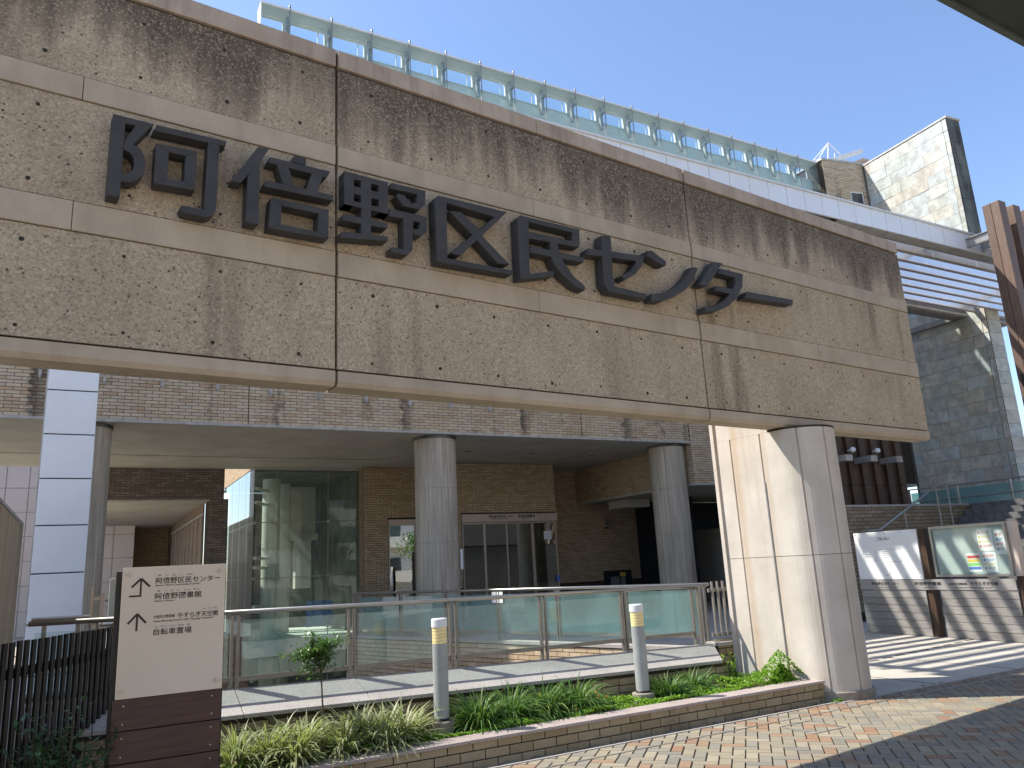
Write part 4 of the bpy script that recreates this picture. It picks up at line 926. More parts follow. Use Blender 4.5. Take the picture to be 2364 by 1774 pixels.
# ---- glass corner (double height, goes down into the court)
GV = 23.6; gx = [4.26, 4.89, 6.42, 7.42]; gz = [-3.2, -2.1, -.55, 1.58, 3.18, 4.79]
for (x0, x1) in zip(gx, gx[1:]):
    for (z0, z1) in zip(gz, gz[1:]):
        m = MB(); m.box(x0 + .008, x1 - .008, GV, GV + .012, z0 + .008, z1 - .008); m.build('curtain_glass_pane', MT['gcurt'], cv)
gy = [23.6, 24.9, 26.2, 27.5, 28.9]
for (y0, y1) in zip(gy, gy[1:]):
    for (z0, z1) in zip(gz, gz[1:]):
        m = MB(); m.box(4.22, 4.232, y0 + .02, y1 - .008, z0 + .008, z1 - .008); m.build('curtain_glass_pane', MT['gcurt'], cv)
for x in gx[1:3]:
    m = MB(); m.box(x - .012, x + .012, GV + .015, GV + .05, -3.2, 4.79); m.build('mullion', MT['steeld'], cv)
for x in gx[:3]:
    for z in gz[2:5]:
        m = MB(); m.tube((x, GV - .03, z), (x, GV + .05, z), .05, 14); m.build('spider_clamp', MT['steeld'], cv)
m = MB()
for yy in gy[1:4]: m.box(4.235, 4.27, yy - .012, yy + .012, -3.2, 4.7)
for z in gz[2:5]: m.tube((4.26, GV + .03, z), (7.42, GV + .03, z), .012, 8); m.tube((4.25, GV, z), (4.25, 28.9, z), .012, 8)
m.build('tie_rod', MT['steel'], cv)
m = MB(); m.box(4.18, 7.45, GV - .02, GV + .05, 4.74, 4.799); m.build('head_trim', MT['trim'], cv)
m = MB(); m.box(4.05, 7.42, GV - .25, 29, -.56, -.13); o = m.build('floor_edge', MT['render'], cv)
m = MB(); m.lathe((4.98, 24.9, 0), [(.27, -3.2), (.27, 4.6)], 24); m.lathe((5.62, 26.2, 0), [(.24, -3.2), (.24, 4.6)], 24); m.build('interior_column', MT['render'], cv)
m = MB(); m.box(5.35, 6.9, 27.0, 27.3, 3.0, 4.6); m.box(5.3, 6.95, 26.9, 27.4, 2.8, 3.0); m.box(6.2, 6.7, 26.8, 27.2, 1.2, 2.8); m.box(5.3, 5.5, 27.2, 27.4, -.1, 2.8); m.build('interior_wall', MT['render'], cv)
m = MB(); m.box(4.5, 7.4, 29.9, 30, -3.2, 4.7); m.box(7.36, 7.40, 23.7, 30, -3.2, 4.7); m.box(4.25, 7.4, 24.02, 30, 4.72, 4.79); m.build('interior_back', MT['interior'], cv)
m = MB(); m.box(5.9, 6.7, 24.1, 24.13, .1, .85); m.build('blue_interior_notice', MT['blue'], cv)
for zz in (4.20, 3.78, 2.17, 1.9, .8, -1.2):
    m = MB(); m.tube((4.3, 23.75, zz), (4.85, 24.7, zz), .05, 8); m.build('glass_bracket', MT['render'], cv)
wallbox(7.40, 7.46, 23.22, 29, -3.2, 4.8, 'brick_return', 'brickfar')
m = MB(); m.box(-3.5, 4.26, 23.98, 24.0, -3.2, .0); m.build('court_wall', MT['brickfar'], cv)
# ---- far-left under the overhang
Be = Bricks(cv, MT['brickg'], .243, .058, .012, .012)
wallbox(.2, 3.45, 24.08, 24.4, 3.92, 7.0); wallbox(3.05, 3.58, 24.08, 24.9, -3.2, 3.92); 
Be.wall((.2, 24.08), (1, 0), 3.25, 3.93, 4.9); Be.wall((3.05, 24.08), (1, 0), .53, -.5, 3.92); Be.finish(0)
m = MB(); m.box(.2, 3.06, 24.05, 24.15, 3.865, 3.915); m.build('edge_trim', MT['trim'], cv)
m = MB(); m.box(.2, 3.05, 24.15, 37, 3.87, 3.915); m.build('passage_soffit', MT['soffit'], cv)
Bf = Bricks(cv, MT['brickw'], .243, .058, .012, .012); wallbox(-1.0, 3.05, 36.02, 36.4, 0, 3.9)
Bf.wall((.2, 36.0), (1, 0), 2.85, .2, 3.86); Bf.finish(0)
m = MB(); m.box(3.0, 3.04, 24.95, 36, 0, 3.87); m.build('passage_side_wall', MT['brickfar'], cv)
for i in range(9): m = MB(); m.box(2.96, 2.99, 25 + i * 1.1, 25.05 + i * 1.1, 1.4, 3.5); m.build('side_window_bar', MT['trim'], cv)
m = MB(); m.box(2.94, 2.99, 24.6, 34.5, 3.5, 3.56); m.box(2.94, 2.99, 24.6, 34.5, 1.9, 1.96); m.build('side_window_rail', MT['trim'], cv)
wallbox(4.23, 7.4, 24.02, 29.5, 4.81, 9.0, 'upper_return')
Bh = Bricks(cv, MT['brickw'], .243, .058, .012, .012); Bh.wall((4.225, 29.5), (0, -1), 5.45, 4.81, 6.5); Bh.finish(0)

# ---- top-floor glass screen
zt, zb = 15.58, 13.9
bays = [3.64 + i * 1.0777 for i in range(18)] ; bays.append(23.02)
xs0 = [2.95] + bays
for a, b in zip(xs0, xs0[1:]):
    m = MB(); m.box(a + .01, b - .01, V0, V0 + .015, zb, zt); m.build('screen_glass_pane', MT['gsky'], cv)
for x in bays[:-1]:
    m = MB(); m.tube((x, V0 - .05, zb), (x, V0 - .05, zt + .10), .018, 8); m.tube((x, V0 - .05, zt + .06), (x, V0 - .05, zt + .13), .028, 8); m.box(x - .05, x + .05, V0 + .05, V0 + .30, 15.20, 15.28)
    m.box(x - .045, x + .045, V0 + .14, V0 + .24, 14.7, 15.5); m.build('screen_mullion', MT['steeld'], cv)
m = MB(); m.box(2.93, 23.05, V0 - .03, V0 + .44, zt + .003, zt + .06); m.build('screen_roof', MT['whitep'], cv)
m = MB(); m.box(2.93, 2.96, V0 - .02, V0 + .40, 13.0, zt); m.build('screen_end', MT['whitep'], cv)
m = MB(); m.box(2.97, 23.0, V0 + .32, V0 + .40, 13.0, 15.05); m.box(2.97, 23.0, V0 + .32, V0 + .4, 15.50, zt); 
for x in bays[:-1]: m.box(x - .10, x + .08, V0 + .32, V0 + .40, 15.05, 15.50)
m.build('screen_back_wall', MT['render'], cv)
m = MB(); m.box(2.97, 23.0, V0 + .08, V0 + .3, 14.06, 14.2); m.build('screen_walkway', MT['steeld'], cv)
m = MB()
for x in bays[:-1]: m.tube((x + .80, V0 + .30, 15.05), (x + .80, V0 + .30, 15.50), .02, 6); m.box(x + .1, x + .98, V0 + .29, V0 + .32, 15.02, 15.05)
m.build('screen_window_frame', MT['whitep'], cv)
# brick stair block at the right end with window and white trim
m = MB(); m.prism([(23.03, 17.0), (24.83, 16.62), (25.4, 20), (23.03, 20)], 3.66, 15.60); bk = m.build('stair_block', MT['mortar'], cv)
Bg = Bricks(cv, MT['brick'], .246, .059, .011, .012); xd = Vector((1.8, -.38)).normalized()
Bg.wall((23.03, 16.98), tuple(xd), 1.84, 12.6, 15.60, holes=[(1.05, 1.62, 13.98, 14.42)]); Bg.finish(0)
m = MB(); m.prism([(22.98, 16.93), (24.86, 16.55), (25.45, 20.05), (22.98, 20.05)], 15.603, 15.68); m.build('roof_edge', MT['trim'], cv)
m = MB(); T0 = Matrix.Translation((23.03, 16.98, 0)) @ Matrix.Rotation(math.atan2(xd.y, xd.x), 4, 'Z'); m.T = T0
m.box(1.05, 1.62, -.02, .02, 14.39, 14.43); m.box(1.58, 1.62, -.02, .02, 13.98, 14.39); m.box(1.05, 1.08, -.02, .02, 13.98, 14.39); wf = m.build('window_frame', MT['whitep'], cv)
m = MB(); m.T = T0; m.box(1.08, 1.58, -.008, .0, 13.98, 14.39); sub(m, 'pane', MT['wglass'], wf)
rf = thing('roof_frame', 'thin white metal frame on the roof beside the brick block', 'roof frame', (25, 18, 15.68))
P = [(23.6, 18.0, 15.68), (25.0, 18.0, 17.35), (26.0, 18.0, 16.75), (23.9, 19, 15.68), (25.3, 19, 17.2)]
m = MB(); 
for a, b in ((0, 1), (1, 2), (3, 4), (1, 4), (4, 2)): m.tube(P[a], P[b], .022, 6)
m.tube(P[1], (24.6, 18, 15.68), .02, 6); m.tube((25.3, 18, 17.0), (24.9, 18, 15.68), .015, 6); m.build('frame_tube', MT['whitep'], rf)
m = MB(); m.beam((24.7, 18, 16.45), (26.4, 17.6, 17.10), .16, .14); m.build('arm', MT['whitep'], rf)
m = MB()
for q in range(4): m.beam((25.1 + q * .14, 17.8, 16.15), (25.9 + q * .14, 17.2, 16.45), .06, .06)
m.build('rack_bar', MT['bronze'], rf)
m = MB(); m.tube((25.3, 18.0, 15.68), (25.4, 18, 16.7), .03, 6); m.build('strut', MT['whitep'], rf)

# ================================================================ SLATE TOWER
st = thing('slate_tower', 'tall narrow tower clad in large slate tiles', 'tower', (24.7, 14.8, 2.5))
C1, C0 = Vector((24.53, 13.13)), Vector((24.80, 16.62)); td = (C0 - C1).normalized(); Lt = (C0 - C1).length; tn = Vector((-td.y, td.x))
th = .62
m = MB(); m.prism([tuple(C1), tuple(C0), tuple(C0 - tn * th), tuple(C1 - tn * th)], 2.5, 15.50); m.build('core', MT['slatej'], st)
# front (left-facing) tiles
xd = -td; nn_ = Vector((xd.y, -xd.x)); z = 2.52; row = 0
while z < 15.45:
    h = min(.415, 15.48 - z); s = 0; segs = []
    s = .12
    o0 = rng.choice([0, .2, .35]); s2 = s + o0 if o0 else s
    if o0: segs.append((s, s2))
    while s2 < Lt - .19:
        w2 = min(.665, Lt - .16 - s2); 
        if w2 > .1: segs.append((s2, s2 + w2))
        s2 += .665
    segs.append((Lt - .15, Lt))
    for a, b in segs:
        m = MB(); m.rv = rng.random(); pr_ = .02 + rng.uniform(0, .014)
        p0 = C0 + xd * (a + .003); p1 = C0 + xd * (b - .003)
        tl = rng.uniform(-.006, .006)
        m._add([(p0.x, p0.y, z + .003), (p1.x, p1.y, z + .003), (p1.x, p1.y, z + h - .003), (p0.x, p0.y, z + h - .003)] +
               [(q.x + nn_.x * (pr_ + e_), q.y + nn_.y * (pr_ + e_), zz) for q, zz, e_ in ((p0, z + .003, 0), (p1, z + .003, tl), (p1, z + h - .003, 0), (p0, z + h - .003, -tl))],
               [(4, 5, 6, 7), (0, 1, 5, 4), (1, 2, 6, 5), (2, 3, 7, 6), (3, 0, 4, 7)]); m.build('slate_tile', MT['slate'], st)
    # edge tiles on the end face
    e0, e1 = C1, C1 - tn * th
    m = MB(); m.rv = rng.random(); q0 = e0 - td * .02; q1 = e1 - td * .02
    for pa, pb, mm in ((e0, e1, 0),):
        m._add([(pa.x - td.x * .018, pa.y - td.y * .018, z + .003), (pb.x - td.x * .018, pb.y - td.y * .018, z + .003), (pb.x - td.x * .018, pb.y - td.y * .018, z + h - .003), (pa.x - td.x * .018, pa.y - td.y * .018, z + h - .003)], [(0, 1, 2, 3)])
    m.build('edge_tile', MT['slateside'] if z > 9 else MT['slate'], st)
    z += .418; row += 1
m = MB(); m.prism([tuple(C1 - td * .05 + tn * .05), tuple(C0 + tn * .05), tuple(C0 - tn * (th + .05)), tuple(C1 - td * .05 - tn * (th + .05))], 15.505, 15.57); m.build('roof_edge', MT['trim'], st)

# ================================================================ CURVED CANOPY (here nearly straight) WITH LOUVRES
cp = thing('louvred_canopy', 'white-edged metal canopy with polished louvres running behind the beam', 'canopy', (12, 12, 8.7))
x = 3.4; k = 0
while x < 27:
    m = MB(); m.box(x + .004, x + .536, 10.30, 10.34, 8.700, 9.165); m.build('fascia_panel', MT['white'], cp)
    if x > 14:
        m = MB(); m.box(x + .004, x + .536, 10.345, 10.56, 8.700, 8.715); m.box(x + .004, x + .536, 10.56, 10.58, 8.716, 8.80); m.box(x + .004, x + .536, 10.583, 10.80, 8.80, 8.815); m.build('soffit_panel', MT['louvreb'] if 0 else MT['trim'], cp)
    x += .545
m = MB(); m.box(3.4, 27, 10.345, 10.80, 8.82, 9.15); m.box(3.4, 27, 10.34, 10.345, 8.71, 9.16); m.build('edge_girder', MT['edgebeam'], cp)
m = MB(); m.box(3.38, 27.05, 10.26, 10.62, 9.168, 9.205); m.build('coping', MT['whitep'], cp)
for i in range(7):
    y = 10.98 + i * .405
    m = MB()
    segs = [3.5 + q * 1.9 for q in range(13)] + [27]; off = i * .34
    ed = [3.5] + [s + off for s in segs[1:-1] if s + off < 26.6] + [27]
    for a, b in zip(ed, ed[1:]): m.hexa([(a + .01, y, 8.715), (b - .01, y, 8.715), (b - .01, y + .02, 8.715), (a + .01, y + .02, 8.715), (a + .01, y + .03, 9.05), (b - .01, y + .03, 9.05), (b - .01, y + .05, 9.05), (a + .01, y + .05, 9.05)])
    lv = m.build('louvre', MT['louvre'], cp)
    m = MB(); m.box(3.5, 27, y - .035, y + .055, 8.69, 8.712); sub(m, 'louvre_foot', MT['louvreb'], lv)
m = MB(); m.box(3.4, 27, 13.80, 14.15, 8.62, 8.98); m.build('rear_beam', MT['edgebeam'], cp)
m = MB(); m.box(3.4, 27, 13.70, 13.79, 8.66, 8.72); m.build('rear_ledge', MT['trim'], cp)
for xx in (3.45, 8.0, 13.0, 18.6, 24.4):
    m = MB(); m.box(xx, xx + .15, 10.81, 13.78, 9.03, 9.18); m.box(xx, xx + .15, 14.16, V0 - .02, 8.62, 8.79); m.build('cross_arm', MT['steeld'], cp)

# ================================================================ TIMBER BAY ON BRICK WALL, STAIRS, PLATFORM
sw = thing('mossy_brick_wall', 'mossy brown brick wall below the dark timber boards', 'wall', (16, 11.8, 0))
m = MB(); m.box(13.4, 19.6, 11.72, 12.3, 0, 2.445); m.build('wall_core', MT['mortar'], sw)
m = MB(); m.box(13.4, 19.6, 12.302, 12.4, 0, 2.445); m.build('added_reflector_face', MT['render'], sw)  # unseen pale sheet added to brighten what the door glass mirrors
B = Bricks(sw, MT['brickm'], .217, .072, .012, .012); B.wall((13.4, 11.72), (1, 0), 6.2, 0.2, 2.44); B.finish(240)
m = MB(); m.box(13.38, 19.62, 11.68, 12.42, 2.447, 2.50); m.build('cap_stone', MT['graniteg'], sw)
tw = thing('timber_clad_bay', 'dark bay of upright boards with small lamps above the mossy wall', 'building', (15.5, 12.5, 2.5))
m = MB(); m.box(14.0, 17.40, 12.06, 12.9, 2.5, 4.95); m.build('bay_body', MT['slatb'], tw)
m = MB(); m.box(14.0, 17.4, 12.902, 12.95, 2.5, 4.95); m.build('added_reflector_panel', MT['render'], tw)  # light backing added out of view, a reflector for the entrance doors
x = 14.1; k = 0
while x < 17.38:
    w2 = .22; m = MB(); m.rv = rng.random(); o_ = .0 if k % 2 else .07
    m.box(x + .004, min(x + w2, 17.40) - .004, 11.98 - o_, 12.05, 2.98, 4.95); m.build('board', MT['woodd'], tw)
    m = MB(); m.rv = rng.random(); m.box(x + .004, min(x + w2, 17.40) - .004, 11.98 - o_, 12.05, 2.505, 2.97); m.build('board', MT['woodd'], tw)
    x += w2; k += 1
for xx in (14.75, 15.60, 16.50):
    m = MB(); m.box(xx, xx + .23, 11.45, 11.90, 3.46, 3.60); m.build('lamp_shelf', MT['steeld'], tw)
for xx in (15.43, 16.30):
    m = MB(); m.lathe((xx, 11.76, 3.71), [(.02, 0), (.055, .02), (.065, .06), (.055, .10), (.02, .12)], 14); m.tube((xx, 11.76, 3.77), (xx, 11.9, 3.77), .015, 6); m.build('globe_lamp', MT['whitep'], tw)
sr = thing('stone_stairs', 'broad dark grey stone stairs rising behind the notice boards', 'stairs', (17, 9, 0))
for i in range(16):
    z = (i + 1) * .156; xx = 14.9 + i * .30
    m = MB(); m.box(xx, 19.72 if i == 15 else xx + .32, 3.0, 11.67, 0 if i == 0 else z - .18, z); m.build('step', MT['graniteg'] if 0 else MT['stepdark'] if 'stepdark' in MT else MT['graniteg'], sr)
m = MB(); m.box(15.2, 19.7, 3.02, 11.66, 0, .1); m.build('stair_base', MT['joint'], sr)
pf = MB(); pf.box(19.65, 60, 0, 11.66, 0, 2.49); pf.box(19.65, 60, 11.70, 60, 0, 2.49); struct(pf, 'upper_platform', MT['slab'])
rl = thing('frosted_rail', 'frosted glass railing on the platform below the slate tower', 'railing', (22.7, 12, 2.5))
for i in range(7):
    y = 6.2 + i * 1.55; m = MB(); m.box(22.70, 22.712, y + .04, y + 1.50, 2.52, 3.13); m.build('glass_panel', MT['gfrost'], rl)
    m = MB(); m.box(22.66, 22.72, y - .02, y + .02, 2.49, 3.24); m.build('post', MT['steeld'], rl)
m = MB()
for z in (3.24, 2.86): m.tube((22.64, 6.1, z), (22.64, 17.1, z), .018, 8)
m.build('rail', MT['steeld'], rl)
hs = thing('stair_handrail', 'thin steel handrail slanting up beside the stone stairs', 'handrail', (17, 11.4, 0))
m = MB(); m.path([(14.95, 11.35, 1.90), (15.39, 11.35, 1.92), (17.80, 11.35, 2.95), (18.5, 11.35, 3.02)], .022, 10); m.build('rail', MT['steel'], hs)
for xx in (15.0, 16.4, 17.7, 18.15): 
    zt_ = 1.9 if xx < 15.4 else min(3.0, 1.92 + (xx - 15.39) * .427); m = MB(); m.tube((xx, 11.40, .1), (xx, 11.40, zt_), .016, 8); m.build('post', MT['steeld'], hs)

# ================================================================ NOTICE BOARDS
A_ = Vector((13.007, 10.194)); E_ = Vector((12.746, 7.10)); bd_ = (E_ - A_).normalized(); bn = Vector((bd_.y, -bd_.x)); ba = math.atan2(bd_.y, bd_.x)
def nb(name, label):
    return thing(name, label, 'notice board', (A_.x, A_.y, 0), ba)
def lb(r, s0, s1, y0, y1, z0, z1, name, mat, bevel=0, rv=0):
    m = MB(); m.rv = rv; m.T = Matrix.Translation((A_.x, A_.y, 0)) @ Matrix.Rotation(ba, 4, 'Z'); m.box(s0, s1, y0, y1, z0, z1); return m.build(name, MT[mat], r, bevel=bevel)
r1 = nb('guide_board', 'white guide board on weathered grey planks next to the pillar')
r2 = nb('poster_case', 'glazed poster case with coloured leaflets on weathered grey planks')
for r, s0, s1 in ((r1, 0, 1.39), (r2, 1.675, 3.03)):
    for i in range(6):
        z1 = .775 - i * .1285; lb(r, s0, s1, 0, .025, max(.005, z1 - .124), z1 - .002, 'plank', 'woodg', .002, rng.random())
    lb(r, s0 + .02, s1 - .02, .026, .06, .01, .77, 'plank_backing', 'joint')
lb(r1, 1.392, 1.52, .03, .16, 0, 1.83, 'post', 'woodd'); lb(r2, 3.032, 3.13, .03, .16, 0, 1.0, 'post', 'woodd'); lb(r1, .02, .12, .07, .16, 0, 1.8, 'post', 'woodd')
lb(r1, 0, 1.39, 0, .03, .968, 1.828, 'board_face', 'sign', .002)
lb(r2, 1.655, 3.125, .03, .16, 1.0, 1.845, 'case_box', 'bronze')
for s0, s1, z0, z1 in ((1.66, 3.03, 1.0, 1.035), (1.66, 3.03, 1.80, 1.842), (1.66, 1.70, 1.036, 1.799), (2.99, 3.03, 1.036, 1.799)): lb(r2, s0, s1, -.02, .028, z0, z1, 'case_frame', 'steel')
lb(r2, 1.70, 2.99, .022, .029, 1.036, 1.799, 'pinboard', 'board'); lb(r2, 1.70, 2.99, -.012, -.008, 1.036, 1.799, 'case_glass', 'gcase')
o = lb(r1, 0, 3.03, -.012, -.002, .785, .962, 'name_band', 'band2'); nbd = o
def btext(par, body, s, z, size, w_, mat='printg', y=-.0135, off=.015):
    p = A_ + bd_ * s + bn * (-y); o = text(body, size, (p.x, p.y, z), tuple(bd_), MT[mat], 'lettering', None, width=w_, off=off, depth=.0006)
    if o: o.data.transform(INV[par.name]); o.parent = par
btext(nbd, '阿倍野区民センター', .27, .865, .062, .60, 'print'); btext(nbd, 'Abeno Ward Community Center', .38, .815, .022, .42, 'print')
btext(nbd, '阿倍野図書館', 1.20, .865, .062, .52, 'print'); btext(nbd, 'Abeno Library', 1.36, .815, .022, .21, 'print')
btext(nbd, '大阪市立葬祭場', 1.86, .865, .045, .34, 'print'); btext(nbd, 'やすらぎ天空館', 2.26, .865, .06, .48, 'print'); btext(nbd, 'Osaka Municipal Funeral Hall "Yasuragi Tenkukan"', 1.96, .815, .022, .68, 'print')
bf1 = [c for c in r1.children if c.name.startswith('board_face')][0]
btext(bf1, 'ごあんない', .52, 1.67, .07, .28, 'print', -.001)
m = MB(); m.T = Matrix.Translation((A_.x, A_.y, 0)) @ Matrix.Rotation(ba, 4, 'Z')
def line2(s0, z0, s1, z1, w_=.004):
    m.box(min(s0, s1) - w_ / 2, max(s0, s1) + w_ / 2, -.003, -.001, min(z0, z1) - w_ / 2, max(z0, z1) + w_ / 2)
for a in ((.18, 1.30, .46, 1.30), (.46, 1.30, .46, 1.50), (.18, 1.5, .18, 1.3), (.46, 1.5, 1.0, 1.5), (1.0, 1.5, 1.0, 1.28), (.72, 1.28, 1.0, 1.28), (.72, 1.28, .72, 1.04), (.6, 1.04, .72, 1.04)): line2(*a)
for q in range(4): line2(.62, 1.46 - q * .035, .74, 1.46 - q * .035, .008)
for q in range(3): line2(.22, 1.42 - q * .03, .34, 1.42 - q * .03, .008)
sub(m, 'map_line', MT['printg'], bf1)
m = MB(); m.T = Matrix.Translation((A_.x, A_.y, 0)) @ Matrix.Rotation(ba, 4, 'Z')
for s in (.05, .37, .72, 1.05, 1.34):
    for z in (1.79, 1.0): m.tube((s, -.006, z), (s, 0, z), .009, 8)
sub(m, 'fixing', MT['steeld'], bf1)
for (s0, z0, w2, h2, cols) in ((2.51, 1.40, .26, .36, ('orange', 'yellow', 'yellow', 'red')), (2.80, 1.34, .17, .38, ('red', 'blue', 'red', 'printg')), (2.26, 1.07, .24, .30, ('red', 'yellow', 'green', 'blue')), (2.53, 1.06, .24, .32, ('red', 'blue', 'yellow', 'printg'))):
    m = MB(); m.T = Matrix.Translation((A_.x, A_.y, 0)) @ Matrix.Rotation(ba, 4, 'Z'); m.box(s0, s0 + w2, .018, .0215, z0, z0 + h2)
    for q, cname in enumerate(cols):
        m.cur = q + 1; zz = z0 + h2 * (.80 - q * .2)
        if cols[2] == 'green': m.box(s0 + .01, s0 + w2 - .01, .0165, .0178, zz - .02, zz + .025)
        else:
            m.box(s0 + .02, s0 + .05, .0165, .0178, zz - .012, zz + .022); 
            for l_ in range(3): m.box(s0 + .07, s0 + w2 - .03 - .01 * l_, .0165, .0178, zz + .018 - l_ * .014, zz + .023 - l_ * .014)
    m.build('leaflet', [MT['paper']] + [MT[c] for c in cols], r2)

# ================================================================ PERGOLA POSTS AT RIGHT
pg = thing('timber_pergola', 'row of tall brown timber posts tied to the canopy with steel beams', 'pergola', (19.5, 9.5, 0))
for i in range(6):
    xx = 18.95 + i * .62; y = 9.32
    m = MB(); m.rv = rng.random(); m.box(xx, xx + .30, y, y + .20, 0, 9.62 - i * .0); m.build('post', MT['woodp'], pg, bevel=.01)
    m = MB(); m.rv = rng.random(); m.box(xx, xx + .30, y + .206, y + .40, 0, 9.62); m.build('post', MT['woodp'], pg, bevel=.01)
    m = MB(); yy = 10.29; xm = xx + .05
    m.box(xm, xm + .12, y + .40, yy, 8.98, 9.0); m.box(xm + .05, xm + .07, y + .4, yy, 8.79, 8.98); m.box(xm, xm + .12, y + .4, yy, 8.77, 8.79); m.build('steel_beam', MT['steel'], pg)
m = MB(); m.box(18.9, 23, 9.40, 9.62, 5.0, 5.3); m.build('cross_rail', MT['slatb'], pg)
for i, z in enumerate((7.8, 6.4, 5.0)):
    m = MB(); m.box(19.26, 24, 9.48, 9.56, z, z + .16); m.build('rail', MT['woodp'], pg)
dkf = thing('dark_metal_frame', 'dark steel frame beyond the timber posts at the right edge', 'frame', (22, 8.9, 0))
m = MB(); m.box(20.2, 20.4, 8.75, 8.95, 0, 4.9); m.build('upright', MT['slatb'], dkf)

# ================================================================ CORNER ROOF ABOVE RIGHT
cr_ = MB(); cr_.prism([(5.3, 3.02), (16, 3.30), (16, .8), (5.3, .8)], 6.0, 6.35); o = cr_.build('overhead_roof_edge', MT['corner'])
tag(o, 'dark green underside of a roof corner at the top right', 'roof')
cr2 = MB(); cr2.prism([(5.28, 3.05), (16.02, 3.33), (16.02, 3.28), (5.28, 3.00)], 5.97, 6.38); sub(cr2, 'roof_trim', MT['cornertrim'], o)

# ================================================================ PLANTS
def blades(c, n, L, W, spread, arch, seed, mat, name, label, cat, group=None, stripe=False, rad=.08, kind=None):
    r = random.Random(seed); m = MB(); ev = []
    for i in range(n):
        a = r.uniform(0, 2 * math.pi); l = r.uniform(*L); w_ = r.uniform(*W); t = r.random() ** .7
        bx = c[0] + math.cos(a) * rad * t * r.random() * 1.6; by = c[1] + math.sin(a) * rad * t; d = Vector((math.cos(a), math.sin(a), 0)); side = Vector((-d.y, d.x, 0))
        up0 = r.uniform(*spread); p = Vector((bx, by, c[2])); ang = up0; m.rv = r.random(); nseg = 6; vs = []; es = []
        tw = r.uniform(-.5, .5); drop = r.uniform(*arch)
        for k in range(nseg + 1):
            f = k / nseg; ww = w_ * (1 - f ** 2.2) * (.55 + .9 * min(1, f * 3)) * .5 + .0004
            s2 = (side * math.cos(tw * f) + Vector((0, 0, 1)) * math.sin(tw * f)) * ww
            if stripe: 
                vs += [p - s2, p - s2 * .35, p + s2 * .35, p + s2]; es += [1., 0., 0., 1.]
            else: vs += [p - s2, p + s2 + Vector((0, 0, ww * .3))]; es += [0, 0]
            p = p + (d * math.sin(ang) + Vector((0, 0, math.cos(ang)))) * (l / nseg); ang += drop / nseg * (.4 + 1.2 * f)
            if p.z < c[2] + .01: p.z = c[2] + .01
        q = 4 if stripe else 2
        fs = [(k * q + j_, k * q + j_ + 1, (k + 1) * q + j_ + 1, (k + 1) * q + j_) for k in range(nseg) for j_ in range(q - 1)]
        m._add(vs, fs); ev += es
    if stripe: m.e = ev
    o = m.build(name, mat, smooth=True); tag(o, label, cat, group)
    return o
dk = [(3.16, 6.62, .17, 'dark green grass clump just right of the nearer bollard light'), (3.50, 6.66, .17, 'dark green grass clump second to the right of the nearer bollard light'), (3.86, 6.68, .20, 'tallest dark green grass clump in the middle of the planter'), (4.20, 6.66, .19, 'dark green grass clump beside the orange flowers'),
      (5.32, 6.66, .15, 'low dark green grass clump just right of the farther bollard light'), (5.68, 6.70, .14, 'low dark green grass clump next to the slanting wall end')]
for i, (x, y, h, lab) in enumerate(dk):
    s_ = 1.0 if i < 4 else .72
    blades((x, y, .13), 560, (.26 * s_, .54 * s_), (.007, .012), (.02, 1.15), (1.5, 3.1), 20 + i, MT['grassd'], 'grass_clump', lab, 'plant', 'dark grass clumps in the planter', rad=.10)
vg = [(1.30, 6.50, 'pale striped grass clump nearest the direction sign'), (1.62, 6.62, 'pale striped grass clump second from the direction sign'), (1.88, 6.45, 'pale striped grass clump below the small tree'), (2.10, 6.66, 'pale striped grass clump behind the one below the small tree'), (2.42, 6.55, 'pale striped grass clump just left of the nearer bollard light'), (1.48, 6.40, 'pale striped grass clump low at the planter edge near the direction sign'), (2.22, 6.42, 'pale striped grass clump at the planter edge left of the nearer bollard light'), (1.08, 6.52, 'pale striped grass clump half hidden behind the direction sign')]
for i, (x, y, lab) in enumerate(vg):
    blades((x, y, .13), 360, (.24, .50), (.011, .020), (.05, 1.0), (1.1, 2.9), 40 + i, MT['grassv'], 'striped_grass_clump', lab, 'plant', 'striped grass clumps in the planter', stripe=True, rad=.09)
blades((1.10, 6.70, .13), 200, (.16, .38), (.004, .008), (.1, 1.1), (.6, 2.0), 61, MT['grassd'], 'thin_leaf_clump', 'loose dark thin-leaved plant behind the direction sign edge', 'plant', rad=.14)
blades((2.05, 6.80, .13), 160, (.2, .42), (.005, .009), (.1, .9), (.5, 1.8), 62, MT['fern'], 'thin_leaf_clump', 'brownish fern-like plant against the wall behind the striped grass', 'plant', rad=.2)
blades((1.05, 6.36, .13), 140, (.14, .3), (.004, .008), (.2, 1.1), (.6, 2.0), 63, MT['shade'], 'thin_leaf_clump', 'low shaded leafy plant at the foot of the direction sign', 'plant', rad=.18)
# fern fronds over the granite
fr_ = MB(); r = random.Random(5)
for (px, py, az_, L_) in ((1.55, 6.85, 2.3, .38), (1.75, 6.85, 1.2, .33), (2.15, 6.85, .9, .30), (1.45, 6.8, 2.8, .3)):
    p = Vector((px, py, .30)); d = Vector((math.cos(az_), math.sin(az_) * .3, .9)).normalized(); fr_.rv = r.random()
    for k in range(22):
        f = k / 22; q = p + d * (L_ * f) + Vector((math.cos(az_) * .12 * f * f, 0, -.10 * f * f)); ll = .055 * math.sin(math.pi * min(1, f * .9 + .12))
        for sg in (-1, 1):
            t_ = q + Vector((sg * ll * .7, sg * .2 * ll, ll * .45)); fr_._add([q, q + Vector((0, 0, .006)) + d * .008, t_, t_ - d * .004], [(0, 1, 2, 3)])
fr_.v and None
o = fr_.build('fern', MT['fern'], kind='stuff'); tag(o, 'small brown-green fern fronds leaning on the granite top', 'plant')
